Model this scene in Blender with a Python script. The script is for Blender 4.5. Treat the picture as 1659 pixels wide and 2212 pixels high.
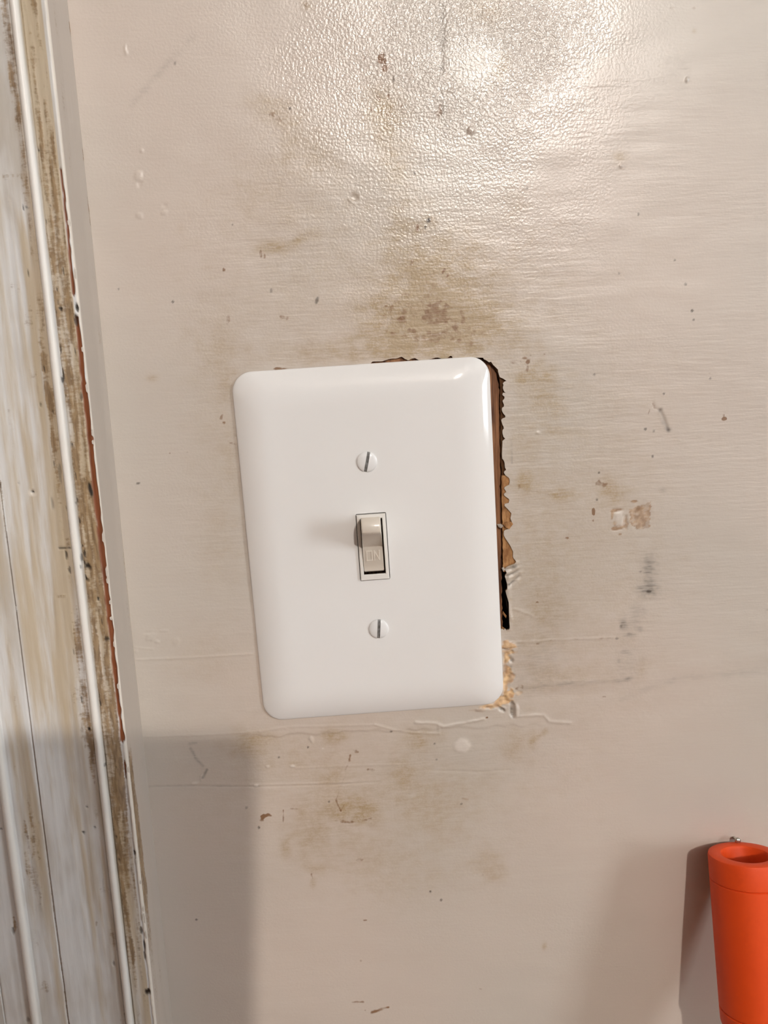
# Single-gang toggle light switch on a worn painted wall beside an old door casing.
# Units: metres.  The wall's face is the plane y = 0, the room lies on its -y side,
# the switch sits at x = 0, z = 1.2.
import bpy, bmesh, math
import numpy as np
from mathutils import Vector, Matrix

for o in list(bpy.data.objects):
    bpy.data.objects.remove(o, do_unlink=True)
scene = bpy.context.scene
COL = scene.collection
MM = 0.001
Z0 = 1.2                                   # height of the switch above the floor

# ---------------------------------------------------------------- camera
CAM_LOC = (-0.000787, -0.275536, 1.258838)
CAM_AXES = [[0.998653, -0.026808, -0.044427], [-0.048311, -0.167995, -0.984603], [0.018932, 0.985423, -0.169064]]   # rows: right, down, forward
ax = [Vector(r) for r in CAM_AXES]
cam_rot = Matrix((ax[0], -ax[1], -ax[2])).transposed()
cd = bpy.data.cameras.new('camera')
cam = bpy.data.objects.new('camera', cd)
COL.objects.link(cam)
cam.matrix_world = Matrix.Translation(CAM_LOC) @ cam_rot.to_4x4()
cd.sensor_fit = 'HORIZONTAL'
cd.sensor_width = 36.0
cd.lens = 36.0 * 1700.0 / 1659.0
cd.clip_start = 0.004
cd.clip_end = 50
scene.camera = cam

# ---------------------------------------------------------------- world, daylight, exposure
world = bpy.data.worlds.new('room_ambient')  # even ambient fill standing in for the unbuilt rest of the room
scene.world = world
world.use_nodes = True
world.node_tree.nodes['Background'].inputs[0].default_value = (0.93, 0.96, 1.0, 1)
world.node_tree.nodes['Background'].inputs[1].default_value = 0.275
DAY_POWER = 58.0
LAMP_STRENGTH = 2680.0
LAMP_COLOR = (1.0, 0.925, 0.85)
LAMP_LOC = (0.486, -2.2, Z0 + 1.015)
dl = bpy.data.lights.new('daylight', 'AREA')
dl.shape = 'RECTANGLE'
dl.size, dl.size_y = 1.12, 0.60
dl.energy = DAY_POWER
dl.color = (0.86, 0.94, 1.0)
day = bpy.data.objects.new('daylight', dl)
COL.objects.link(day)
day.location = (2.5, -1.66, Z0 + 0.42)
day.rotation_euler = (0, math.radians(90), 0)
vs = scene.view_settings
vs.view_transform = 'Standard'
vs.look = 'None'
vs.exposure = -0.06
vs.gamma = 1.0
vs.use_curve_mapping = False
scene.cycles.max_bounces = 4
scene.cycles.diffuse_bounces = 2
scene.cycles.glossy_bounces = 2
scene.cycles.use_adaptive_sampling = True
scene.cycles.adaptive_threshold = 0.08
scene.cycles.use_light_tree = False

# ---------------------------------------------------------------- helpers
def tag(o, label=None, cat=None, group=None, kind=None):
    if label: o['label'] = label
    if cat: o['category'] = cat
    if group: o['group'] = group
    if kind: o['kind'] = kind
    return o

def link(name, me, mat=None, parent=None):
    o = bpy.data.objects.new(name, me)
    COL.objects.link(o)
    if mat: me.materials.append(mat)
    if parent: o.parent = parent
    return o

def empty(name, loc=(0, 0, 0)):
    o = bpy.data.objects.new(name, None)
    o.empty_display_size = 0.01
    o.location = loc
    COL.objects.link(o)
    return o

def from_bm(name, bm, mat=None, parent=None, smooth=False):
    bmesh.ops.recalc_face_normals(bm, faces=bm.faces)
    me = bpy.data.meshes.new(name)
    bm.to_mesh(me)
    bm.free()
    if smooth:
        me.shade_smooth()
        if smooth is not True: me.set_sharp_from_angle(angle=math.radians(smooth))
    return link(name, me, mat, parent)

def box(bm, x0, x1, y0, y1, z0, z1):
    v = [bm.verts.new((x, y, z)) for x in (x0, x1) for y in (y0, y1) for z in (z0, z1)]
    for f in ((0, 1, 3, 2), (4, 6, 7, 5), (0, 4, 5, 1), (2, 3, 7, 6), (0, 2, 6, 4), (1, 5, 7, 3)):
        bm.faces.new([v[i] for i in f])
    return v

def box_obj(name, dims, mat, parent=None, bevel=0.0):
    bm = bmesh.new()
    box(bm, *dims)
    if bevel:
        bmesh.ops.bevel(bm, geom=list(bm.edges), offset=bevel, segments=2, profile=0.7, affect='EDGES')
    return from_bm(name, bm, mat, parent)

def lathe(name, prof, mat, parent=None, n=64, smooth=True, matrix=None):
    """prof: (radius, height) pairs, revolved about local z"""
    bm = bmesh.new()
    rings = []
    for r, h in prof:
        if r < 1e-7:
            rings.append([bm.verts.new((0, 0, h))])
        else:
            rings.append([bm.verts.new((r * math.cos(2 * math.pi * k / n), r * math.sin(2 * math.pi * k / n), h)) for k in range(n)])
    for a, b in zip(rings, rings[1:]):
        for k in range(n):
            k2 = (k + 1) % n
            if len(a) == 1 and len(b) == 1: continue
            if len(a) == 1: bm.faces.new((a[0], b[k2], b[k]))
            elif len(b) == 1: bm.faces.new((a[k], a[k2], b[0]))
            else: bm.faces.new((a[k], a[k2], b[k2], b[k]))
    if matrix: bmesh.ops.transform(bm, matrix=matrix, verts=bm.verts)
    return from_bm(name, bm, mat, parent, smooth)

def numpy_mesh(name, co, quads, attrs, mat, parent=None):
    me = bpy.data.meshes.new(name)
    nq = len(quads)
    me.vertices.add(len(co))
    me.vertices.foreach_set('co', co.astype(np.float32).ravel())
    me.loops.add(nq * 4)
    me.loops.foreach_set('vertex_index', quads.astype(np.int32).ravel())
    me.polygons.add(nq)
    me.polygons.foreach_set('loop_start', np.arange(0, nq * 4, 4, dtype=np.int32))
    for k, a in attrs.items():
        at = me.attributes.new(k, 'FLOAT', 'POINT')
        at.data.foreach_set('value', a.astype(np.float32).ravel())
    me.update(calc_edges=True)
    me.shade_smooth()
    return link(name, me, mat, parent)

# ---- node helpers
class NT:
    def __init__(self, name, rough=0.5, spec=0.5):
        self.m = bpy.data.materials.new(name)
        self.m.use_nodes = True
        self.t = self.m.node_tree
        self.b = self.t.nodes['Principled BSDF']
        self.b.inputs['Roughness'].default_value = rough
        self.b.inputs['Specular IOR Level'].default_value = spec
    def n(self, typ, **kw):
        nd = self.t.nodes.new(typ)
        for k, v in kw.items(): setattr(nd, k, v)
        return nd
    def put(self, sock, v):
        if isinstance(v, bpy.types.NodeSocket): self.t.links.new(v, sock)
        elif isinstance(v, tuple) and len(v) == 3 and sock.type == 'RGBA': sock.default_value = (*v, 1)
        else: sock.default_value = v
    def math(self, op, a, b=0.0, clamp=False):
        nd = self.n('ShaderNodeMath', operation=op, use_clamp=clamp)
        self.put(nd.inputs[0], a); self.put(nd.inputs[1], b)
        return nd.outputs[0]
    def mix(self, fac, a, b, mode='MIX'):
        nd = self.n('ShaderNodeMix', data_type='RGBA', blend_type=mode)
        self.put(nd.inputs[0], fac); self.put(nd.inputs[6], a); self.put(nd.inputs[7], b)
        return nd.outputs[2]
    def attr(self, name):
        return self.n('ShaderNodeAttribute', attribute_name=name).outputs['Fac']
    def coords(self, scale=(1, 1, 1), rot=(0, 0, 0)):
        tc = self.n('ShaderNodeTexCoord')
        mp = self.n('ShaderNodeMapping')
        mp.inputs['Scale'].default_value = scale
        mp.inputs['Rotation'].default_value = rot
        self.t.links.new(tc.outputs['Object'], mp.inputs['Vector'])
        return mp.outputs[0]
    def noise(self, vec, scale, detail=3.0, rough=0.55, dist=0.0):
        nd = self.n('ShaderNodeTexNoise')
        self.put(nd.inputs['Vector'], vec)
        nd.inputs['Scale'].default_value = scale
        nd.inputs['Detail'].default_value = detail
        nd.inputs['Roughness'].default_value = rough
        nd.inputs['Distortion'].default_value = dist
        return nd.outputs['Fac']
    def ramp(self, v, lo, hi, to0=0.0, to1=1.0):
        nd = self.n('ShaderNodeMapRange', interpolation_type='SMOOTHSTEP')
        self.put(nd.inputs[0], v)
        for i, x in ((1, lo), (2, hi), (3, to0), (4, to1)): self.put(nd.inputs[i], x)
        return nd.outputs[0]
    def bump(self, h, dist, strength=1.0, normal=None):
        nd = self.n('ShaderNodeBump')
        self.put(nd.inputs['Height'], h)
        nd.inputs['Distance'].default_value = dist
        self.put(nd.inputs['Strength'], strength)
        if normal: self.t.links.new(normal, nd.inputs['Normal'])
        return nd.outputs[0]
    def base(self, c): self.put(self.b.inputs['Base Color'], c)
    def normal(self, n): self.t.links.new(n, self.b.inputs['Normal'])

def srgb(r, g, b):
    f = lambda c: (c / 255 / 12.92) if c / 255 <= 0.04045 else ((c / 255 + 0.055) / 1.055) ** 2.4
    return (f(r), f(g), f(b))

# ---------------------------------------------------------------- materials
def mat_wall():
    m = NT('wall_paint', 0.36, 0.95)
    v = m.coords()
    fine = m.noise(v, 1500, 1)
    mid = m.noise(v, 420, 2)
    big = m.noise(v, 22, 2)
    streak = m.noise(m.coords((0.12, 1, 1), (0, math.radians(2), 0)), 1500, 2, 0.6)
    base = m.mix(big, srgb(205, 191, 179), srgb(213, 199, 187))
    base = m.mix(m.ramp(m.noise(v, 9, 1), 0.35, 0.7), base, srgb(200, 191, 180))
    base = m.mix(m.math('MULTIPLY', m.ramp(streak, 0.5, 0.8), m.math('MULTIPLY', m.attr('streaky'), 0.17)), base, srgb(170, 150, 128))
    t = m.attr('tan')
    grain = m.math('ADD', m.math('MULTIPLY', m.ramp(streak, 0.3, 0.7), 0.6), m.math('ADD', m.math('MULTIPLY', m.ramp(mid, 0.35, 0.65), 0.45), m.math('MULTIPLY', m.ramp(fine, 0.35, 0.65), 0.35)))
    tm = m.math('MULTIPLY', t, m.math('ADD', 0.55, m.math('MULTIPLY', grain, 1.25)), True)
    base = m.mix(m.math('MULTIPLY', tm, 0.8), base, srgb(166, 140, 97))
    bm_ = m.ramp(m.math('ADD', m.attr('brown'), m.math('MULTIPLY', m.math('SUBTRACT', mid, 0.5), 1.3)), 0.22, 0.85)
    bm_ = m.math('MULTIPLY', bm_, m.ramp(m.attr('brown'), 0.02, 0.25))
    base = m.mix(m.math('MULTIPLY', bm_, 0.9), base, srgb(126, 86, 46))
    gm = m.math('MULTIPLY', m.attr('grey'), m.math('ADD', 0.5, m.ramp(streak, 0.3, 0.7)), True)
    base = m.mix(m.math('MULTIPLY', gm, 0.75), base, srgb(104, 98, 90))
    base = m.mix(m.attr('orange'), base, m.mix(m.ramp(mid, 0.35, 0.65), srgb(226, 190, 142), srgb(200, 158, 116)))
    base = m.mix(m.attr('bare'), base, m.mix(m.ramp(mid, 0.35, 0.65), srgb(150, 118, 88), srgb(186, 156, 126)))
    base = m.mix(m.math('MULTIPLY', m.attr('white'), 0.8), base, srgb(222, 212, 202))
    base = m.mix(m.attr('dark'), base, srgb(54, 36, 18))
    base = m.mix(m.attr('rim'), base, srgb(176, 152, 122))
    m.base(base)
    # roughness: bare spots are matt
    bare = m.math('MAXIMUM', m.attr('bare'), m.attr('orange'))
    m.put(m.b.inputs['Roughness'], m.math('ADD', m.ramp(m.attr('stipple'), 0.05, 0.6, 0.40, 0.285), m.math('MULTIPLY', bare, 0.4)))
    # relief: brushed paint everywhere, pebbled roller stipple where 'stipple' is set
    peb = m.noise(v, 1150, 1, 0.5)
    n1 = m.bump(peb, 0.0003, m.attr('stipple'))
    n2 = m.bump(streak, 0.00007, m.math('ADD', 0.15, m.math('MULTIPLY', m.attr('streaky'), 0.75)), n1)
    m.normal(n2)
    return m.m

def mat_room(name, col, rough=0.6):
    m = NT(name, rough, 0.3)
    v = m.coords()
    m.base(m.mix(m.noise(v, 6, 1), tuple(c * 0.94 for c in col), col))
    return m.m

def mat_plate():
    m = NT('white_gloss_plastic', 0.09, 0.5)
    v = m.coords()
    m.base(m.mix(m.noise(v, 14, 2), srgb(238, 236, 233), srgb(241, 239, 237)))
    m.normal(m.bump(m.noise(v, 60, 1), 0.00008, 0.2))
    return m.m

def mat_switch(name, a, b, rough):
    m = NT(name, rough, 0.5)
    v = m.coords()
    c = m.mix(m.noise(v, 90, 3), a, b)
    c = m.mix(m.math('MULTIPLY', m.ramp(m.noise(v, 420, 3), 0.62, 0.8), 0.35), c, srgb(168, 150, 128))
    m.base(c)
    m.normal(m.bump(m.noise(v, 900, 2), 0.00002, 0.4))
    return m.m

def mat_screw():
    m = NT('white_enamel', 0.22, 0.55)
    m.base(m.mix(m.noise(m.coords(), 300, 2), srgb(236, 235, 234), srgb(240, 239, 237)))
    return m.m

def mat_slot():
    m = NT('grey_slot_metal', 0.4, 0.5)
    m.base(m.mix(m.ramp(m.noise(m.coords(), 700, 3), 0.35, 0.65), srgb(150, 150, 150), srgb(112, 110, 106)))
    return m.m

def mat_orange():
    m = NT('orange_rubber', 0.55, 0.35)
    v = m.coords()
    c = m.mix(m.noise(v, 45, 4), srgb(240, 84, 24), srgb(230, 72, 18))
    c = m.mix(m.math('MULTIPLY', m.ramp(m.noise(v, 130, 3), 0.68, 0.78), 0.4), c, srgb(150, 44, 14))
    m.base(c)
    m.normal(m.bump(m.noise(v, 1400, 2), 0.00004, 0.5))
    return m.m

def mat_wood(name, a, b, c3, scale=1.0):
    m = NT(name, 0.6, 0.35)
    g = m.noise(m.coords((1, 1, 0.04)), 900 * scale, 4, 0.6)
    g2 = m.noise(m.coords((1, 1, 0.08)), 260 * scale, 3, 0.6)
    c = m.mix(m.ramp(g, 0.4, 0.6), a, b)
    c = m.mix(m.ramp(g2, 0.52, 0.64), c, c3)
    m.base(c)
    m.normal(m.bump(g, 0.0002, 0.7))
    return m.m

def mat_paper():
    m = NT('torn_tan_paper', 0.8, 0.2)
    v = m.coords()
    g = m.noise(m.coords((1, 1, 0.25)), 700, 4, 0.65)
    m.base(m.mix(m.ramp(g, 0.35, 0.7), srgb(184, 138, 92), srgb(132, 90, 56)))
    m.normal(m.bump(m.noise(v, 900, 4), 0.0003, 0.8))
    return m.m

def mat_plain(name, c, rough=0.6, spec=0.4, metal=0.0):
    m = NT(name, rough, spec)
    v = m.coords()
    m.base(m.mix(m.noise(v, 250, 3), tuple(x * 0.85 for x in c), c))
    m.b.inputs['Metallic'].default_value = metal
    return m.m

def mat_trim():
    m = NT('worn_trim_paint', 0.42, 0.45)
    v = m.coords()
    vert = m.noise(m.coords((1, 1, 0.08)), 700, 4, 0.6)
    vert2 = m.noise(m.coords((1, 1, 0.12)), 160, 3, 0.6)
    mid = m.math('ADD', m.math('MULTIPLY', m.noise(m.coords((1, 1, 0.15)), 620, 3, 0.65), 0.5), m.math('MULTIPLY', m.noise(m.coords((0.45, 1, 1)), 1000, 3, 0.65), 0.5))
    fine = m.noise(m.coords((1, 1, 0.2)), 900, 2)
    base = m.mix(vert2, srgb(216, 215, 213), srgb(230, 229, 227))
    base = m.mix(m.math('MULTIPLY', m.ramp(vert, 0.5, 0.75), 0.2), base, srgb(176, 166, 152))
    base = m.mix(m.math('MULTIPLY', m.ramp(m.noise(m.coords((1, 1, 0.3)), 70, 3, 0.6), 0.42, 0.7), 0.6), base, srgb(180, 168, 150))
    base = m.mix(m.attr('clean'), base, srgb(240, 236, 229))
    base = m.mix(m.attr('side'), base, srgb(194, 183, 172))  # same paint toned down on the side face, imitating its shading
    t = m.ramp(m.math('ADD', m.attr('tan'), m.math('MULTIPLY', m.math('SUBTRACT', vert, 0.5), 0.7)), 0.15, 0.85)
    t = m.math('MULTIPLY', t, m.ramp(m.attr('tan'), 0.0, 0.2))
    base = m.mix(m.math('MULTIPLY', t, 0.85), base, srgb(194, 176, 146))
    b = m.ramp(m.math('ADD', m.attr('brown'), m.math('MULTIPLY', m.math('SUBTRACT', mid, 0.5), 2.0)), 0.25, 0.8)
    b = m.math('MULTIPLY', b, m.ramp(m.attr('brown'), 0.0, 0.2))
    base = m.mix(m.math('MULTIPLY', b, 0.85), base, m.mix(m.ramp(fine, 0.35, 0.65), srgb(118, 90, 56), srgb(158, 130, 92)))
    base = m.mix(m.attr('white'), base, srgb(226, 218, 206))
    base = m.mix(m.attr('red'), base, m.mix(m.ramp(vert, 0.3, 0.7), srgb(116, 64, 37), srgb(140, 82, 50)))
    base = m.mix(m.attr('dark'), base, srgb(42, 34, 26))
    m.base(base)
    m.put(m.b.inputs['Roughness'], m.math('ADD', 0.36, m.math('MULTIPLY', m.math('MAXIMUM', m.attr('brown'), m.attr('tan')), 0.25)))
    n1 = m.bump(vert, 0.00012, 0.6)
    n2 = m.bump(mid, 0.00022, m.attr('brown'), n1)
    m.normal(n2)
    return m.m

def mat_emit(name, c, s):
    m = NT(name)
    m.base(c)
    m.b.inputs['Emission Color'].default_value = (*c, 1)
    m.b.inputs['Emission Strength'].default_value = s
    return m.m

def mat_glass():
    m = NT('window_glass', 0.02, 0.5)
    m.base((1.0, 1.0, 1.0))
    m.b.inputs['Transmission Weight'].default_value = 1.0
    m.b.inputs['IOR'].default_value = 1.0001
    return m.m

M_WALL = mat_wall()
M_ROOM = mat_room('room_paint', srgb(176, 174, 172))
M_DIM = mat_room('dim_wall_brown', srgb(120, 92, 70))  # kept dark so the added left wall returns little light
M_CEIL = mat_room('ceiling_paint', srgb(206, 204, 202))
M_FLOOR = mat_wood('floor_boards', srgb(150, 108, 70), srgb(120, 82, 50), srgb(98, 66, 40), 0.05)
M_PLATE = mat_plate()
M_FRAME = mat_switch('switch_frame_plastic', srgb(240, 236, 230), srgb(232, 227, 219), 0.3)
M_LEVER = mat_switch('switch_lever_plastic', srgb(224, 215, 202), srgb(216, 206, 192), 0.22)
M_SCREW = mat_screw()
M_SLOT = mat_slot()
M_ORANGE = mat_orange()
M_WOOD = mat_wood('old_brown_board', srgb(168, 118, 80), srgb(120, 78, 50), srgb(86, 52, 34))
M_PAPER = mat_paper()
M_TRIM = mat_trim()
M_WHITE = mat_plain('white_paint', srgb(204, 194, 182), 0.6)
M_SHADE = mat_plain('dark_gap_brown', srgb(96, 68, 46), 0.9, 0.1)
M_DARK = mat_plain('dark_void', srgb(34, 28, 24), 0.9, 0.1)  # near-black colour in place of unlit depth
M_STEEL = mat_plain('bright_steel', srgb(200, 196, 186), 0.25, 0.5, 0.9)
M_BLACK = mat_plain('black_glass', srgb(28, 28, 30), 0.3)
M_DOOR = mat_room('door_paint', srgb(206, 200, 190), 0.45)

# ================================================================ THE WALL
# positions in millimetres on the wall's face: x to the right of, z above the switch
STAINS = [
 ('t',23.3,75.91,18.24,10.04,-4,0.95), ('t',19.85,89.83,11.78,14.41,-4,0.6), ('t',15.02,106.54,6.52,11.88,-4,0.32), ('t',34.31,72.03,13.54,6.99,-4,0.55),
 ('t',29.51,96.99,9.4,10.53,-4,0.38), ('t',-4.06,67.48,26.98,3.43,-1,0.3), ('t',8.82,71.12,9.52,6.21,-4,0.45), ('t',40.97,84.39,9.49,13.77,-4,0.2),
 ('t',11.09,140.81,4.86,9.23,-4,0.42), ('t',13.62,128.55,6.43,8.95,-4,0.3), ('t',-13.06,129.99,7.61,8.64,16,0.18), ('t',-25.69,145.69,7.82,4.51,-34,0.35),
 ('b',-24.62,143.67,2.41,1.27,-39,0.5), ('t',-18.71,136.93,6.81,6.42,-4,0.2), ('b',10.3,160.33,1.35,2.22,11,0.95), ('b',11.21,157.25,1.05,1.39,-4,0.85),
 ('b',4.61,160.53,0.75,1.11,-4,0.7), ('b',2.21,160.33,1.2,1.66,-4,0.3), ('k',13.93,153.95,0.45,0.98,6,0.6), ('b',8.55,148.39,0.91,1.13,-4,0.6),
 ('b',12.2,148.83,0.76,1.12,-4,0.55), ('b',6.43,145.09,0.76,0.85,-4,0.6), ('b',10.46,143.67,2.42,1.27,-4,0.5), ('b',16.26,144.45,0.61,1.98,11,0.6),
 ('t',9.83,146.52,6.8,5.64,-4,0.35), ('b',28.38,143.73,0.91,3.12,-19,0.6), ('b',38.86,137.38,1.22,1.29,-4,0.55), ('b',32.66,149.78,1.51,0.84,-4,0.45),
 ('t',48.7,155.66,2.42,4.47,-29,0.35), ('b',49.57,153.53,0.61,1.68,-34,0.35), ('t',44.56,173.04,6.72,4.36,-4,0.3), ('t',-19.78,105.4,4.33,1.63,14,0.5),
 ('t',-28.58,103.38,5.25,2.08,6,0.45), ('b',-32.88,101.62,0.62,1.34,-4,0.6), ('b',-31.56,100.52,0.46,1.05,-4,0.6), ('b',-45.65,96.6,0.62,0.75,-4,0.85),
 ('k',-41.6,111,0.46,0.44,-4,0.6), ('b',-45.54,80.08,0.78,2.15,-14,0.5), ('k',-14.91,85.51,0.47,1.22,-19,0.7), ('k',-30.16,89.33,0.47,0.76,-4,0.5),
 ('b',-26.53,80.34,1.41,0.92,-4,0.5), ('k',23.85,109.75,0.62,0.74,-4,1), ('k',22.68,107.57,0.39,0.59,-4,0.8), ('b',20.04,107.53,0.62,1.48,-4,0.7),
 ('k',19.61,124.85,0.46,0.44,-4,0.8), ('b',17.42,96.13,0.94,1.2,-4,0.6), ('b',28.29,93.12,0.47,1.21,-34,0.9), ('b',29.5,91.56,0.47,0.76,-34,0.8),
 ('b',35.17,86.16,0.47,3.97,1,0.35), ('t',-13.09,176.71,2.07,1.62,-4,0.4), ('b',-13.08,176.98,0.89,0.81,-4,0.45), ('t',-32.03,120.15,9.16,8.74,-4,0.1),
 ('k',-20.08,146.33,0.45,0.56,-4,0.8), ('b',13.86,77.86,1.58,1.23,-4,0.5), ('b',16.88,73.87,1.9,0.77,-4,0.55), ('b',25.78,78.89,4.75,3.39,-4,0.55),
 ('b',31.23,75.57,2.86,1.85,-4,0.4), ('b',21.55,71.34,6.36,1.55,-4,0.45), ('b',12.06,72.53,3.17,1.24,-4,0.4), ('b',34.44,76.98,0.79,4.63,8,0.45),
 ('k',113.51,76.56,0.48,0.47,-4,0.8), ('k',114.06,73.44,0.4,0.31,-4,0.6), ('k',111.08,85.45,0.32,0.46,-4,0.6), ('k',107.26,93.53,0.32,0.3,-4,0.6),
 ('k',94.56,108.89,0.31,0.6,-4,0.6), ('k',88.09,89.91,0.32,0.46,-4,0.5), ('t',88.17,127.49,2.48,1.6,-4,0.35), ('b',89.12,125.42,0.78,0.44,-44,0.4),
 ('b',105.07,171.99,1.06,0.69,-4,0.35), ('b',112.02,171.76,1.21,0.69,-4,0.35), ('t',112.32,165,0.76,0.69,-4,0.35), ('b',43.66,119.71,1.24,1.46,-4,0.35),
 ('t',51.77,113.97,4.67,8.84,-4,0.12), ('k',36.44,121.3,0.31,0.29,-4,0.5), ('k',56.97,118.62,0.31,0.44,-4,0.5), ('b',56.36,62.95,2.41,0.94,11,0.55),
 ('b',56.51,61.69,0.8,0.79,-4,0.95), ('b',56.31,59.33,0.64,1.42,-4,0.7), ('b',52.49,61.87,2.57,0.79,-4,0.4), ('b',62.32,64.11,0.64,0.47,-4,0.5),
 ('t',58.86,57.16,6.78,6.65,-4,0.32), ('t',63.14,48.7,6.17,8.81,-4,0.28), ('t',54.51,34.89,6.54,19.53,-4,0.18), ('t',54.78,19.61,4.29,3.32,-4,0.45),
 ('b',52.93,17.71,0.66,1.5,-4,0.45), ('t',63.49,15.03,3.65,2,-4,0.45), ('t',69.95,14.05,3.32,2.01,-4,0.4), ('t',67.61,37.53,4.91,1.95,-4,0.25),
 ('b',82.39,17.78,1.99,1.5,-4,0.6), ('t',85.39,14.97,4.66,4.34,-4,0.4), ('b',80.24,18.05,0.5,0.67,-4,0.5), ('b',79.41,8.23,0.67,1.85,-4,0.9),
 ('b',79.25,4.86,0.5,0.51,-4,0.5), ('k',81.39,21.98,0.33,0.33,-4,0.7), ('k',80.57,12.36,0.33,0.34,-4,0.6), ('n',87.59,8.16,2.17,0.67,6,0.9),
 ('n',86.09,6.38,0.5,1.35,-4,0.9), ('n',87.96,1.39,2.18,1.02,1,0.95), ('n',90.96,3.27,0.84,2.2,6,0.8), ('n',88.98,-0.7,0.67,0.51,-4,0.9),
 ('n',93.9,11.05,1.34,0.5,1,1), ('n',87.11,3.46,0.67,1.02,-4,0.8), ('w',88.61,5.08,1.68,2.71,-4,0.6), ('n',96.6,8.23,2.01,0.67,6,1),
 ('k',104.15,48.77,0.41,0.32,-4,0.8), ('k',97.77,36.63,0.49,0.49,-4,0.7), ('k',100.74,35.84,0.33,0.33,-4,0.5), ('k',100.37,26.85,0.33,0.33,-4,0.7),
 ('b',125.85,38.91,0.99,0.65,-4,0.9), ('b',125.48,40.22,0.49,0.49,-4,0.5), ('k',79.71,56.4,0.32,0.32,-4,0.6), ('b',120,55.09,0.49,0.48,-4,0.4),
 ('k',120.38,53.16,0.33,0.32,-4,0.6), ('g',104.03,14.74,1.5,1.17,-4,0.25), ('b',69.87,-1.11,0.67,0.51,-4,0.7), ('g',99.72,-13.41,2.55,4.84,-4,0.7),
 ('g',99.48,-21.56,3.75,3.14,16,0.85), ('k',99.83,-22.62,1.02,0.52,-4,0.75), ('k',96.69,-14.99,0.51,0.35,-4,0.5), ('g',100.82,-19.89,1.36,2.44,-4,0.6),
 ('g',96.16,-29.8,3.08,2.12,-24,0.3), ('g',90.56,-34.8,1.37,3.01,6,0.75), ('g',92.82,-38.64,2.06,0.89,-4,0.75), ('g',96.58,-36.36,1.38,1.42,-4,0.5),
 ('g',94.5,-34.12,3.09,3.9,-4,0.2), ('k',88.02,-39.81,0.69,0.36,-4,0.5), ('k',89.54,-35.27,0.51,0.53,-4,0.5), ('g',91.33,-45.35,2.24,1.08,-4,0.35),
 ('g',88.76,-48.62,0.86,1.08,-4,0.35), ('g',92.44,-55.69,1.56,0.55,-4,0.6), ('t',97.25,-51.25,2.43,3.98,-4,0.25), ('g',92.39,-49.18,5.54,7.21,-4,0.12),
 ('b',83.45,-62.29,0.87,0.37,-4,0.5), ('b',58.89,-24.51,0.68,0.35,-4,0.8), ('b',58.88,-40.38,0.69,0.53,-4,0.6), ('g',143.9,-31.78,0.69,0.53,-4,0.6),
 ('o',47.94,-40.33,2.56,1.78,-9,0.9), ('o',47.17,-44.92,1.37,2.51,-4,0.95), ('o',48.24,-42.84,2.4,1.07,-4,0.7), ('o',47.04,-52.1,1.2,3.97,-4,0.95),
 ('o',48.06,-52.52,1.72,2.89,-4,0.7), ('o',47.95,-59.22,2.42,2.55,-4,1), ('o',45.31,-61.44,2.77,1.82,-4,0.9), ('o',40.95,-63.57,4.5,1.1,4,0.8),
 ('o',46.62,-56.06,1.38,1.81,-4,0.8), ('o',51.41,-59.05,1.73,0.91,-4,0.4), ('n',46.57,-49.38,0.69,3.6,-4,0.8), ('n',48.24,-42.3,1.54,0.54,-14,0.6),
 ('n',35.72,-64.92,3.46,0.55,0,0.4), ('b',51.79,-56.35,1.38,0.91,-4,0.5), ('b',50.91,-57.39,0.86,0.54,-4,0.7), ('g',48.57,-63.08,1.04,0.55,-54,0.8),
 ('g',49.04,-66.04,0.69,2.57,1,0.95), ('g',45.07,-65.26,1.39,0.55,-34,0.8), ('g',45.92,-65.86,0.35,0.92,-4,0.7), ('g',49.25,-43.25,0.51,0.71,-4,0.8),
 ('g',49.03,-46.46,0.69,0.9,-4,0.6), ('g',48.65,-48.59,0.69,0.72,-4,0.7), ('b',39.46,-68.07,0.52,0.37,-4,0.9), ('b',-45.25,-102.78,2.62,1.14,31,0.8),
 ('b',-46.93,-104.21,1.4,0.95,31,0.5), ('k',-48.39,-107.56,0.44,0.57,-4,0.7), ('b',-10.02,-78.9,1.56,0.74,-29,0.5), ('b',-4.49,-86.69,1.74,0.75,-4,0.55),
 ('t',-14.44,-100.45,10.87,6.47,-4,0.42), ('t',-19.59,-88.99,5.57,3.75,-4,0.32), ('t',-7.62,-104.68,7.04,3.44,-4,0.3), ('t',-29.07,-110.47,7.39,11.54,-4,0.3),
 ('t',-38.55,-115.49,2.47,5.03,-4,0.35), ('b',-38.85,-103.94,0.44,3.24,-4,0.45), ('b',-34.96,-100.74,1.75,0.57,-4,0.45), ('b',-10.84,-123.43,1.42,0.98,-4,0.4),
 ('t',-29.29,-131.88,1.07,1.97,-4,0.45), ('t',-28.42,-126.24,3.9,1.76,-4,0.28), ('b',-9.96,-149.24,1.08,0.5,-4,0.75), ('b',-12.47,-167.15,0.73,0.51,-4,0.6),
 ('b',-11.91,-189.39,0.46,0.52,-4,0.7), ('b',34.31,-182.7,1.11,0.52,-4,0.6), ('b',9.23,-97.31,1.76,0.57,-4,0.35), ('t',7.05,-90.56,4.55,8.28,-4,0.3),
 ('t',14.25,-75.48,5.9,4.81,-4,0.42), ('t',41.25,-132.98,4.32,3.56,-4,0.3), ('t',38.17,-125.89,6.1,5.1,-4,0.2), ('t',-50.85,-74.32,7.72,5.9,-4,0.35),
 ('t',-41.68,-71.16,5.15,2.76,-4,0.3), ('t',-18.63,-71.75,4.48,3.13,-4,0.4), ('t',-32.46,-80.57,13.82,5.58,-4,0.15), ('t',-10.14,-119.96,15.96,11.67,-4,0.15),
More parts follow.
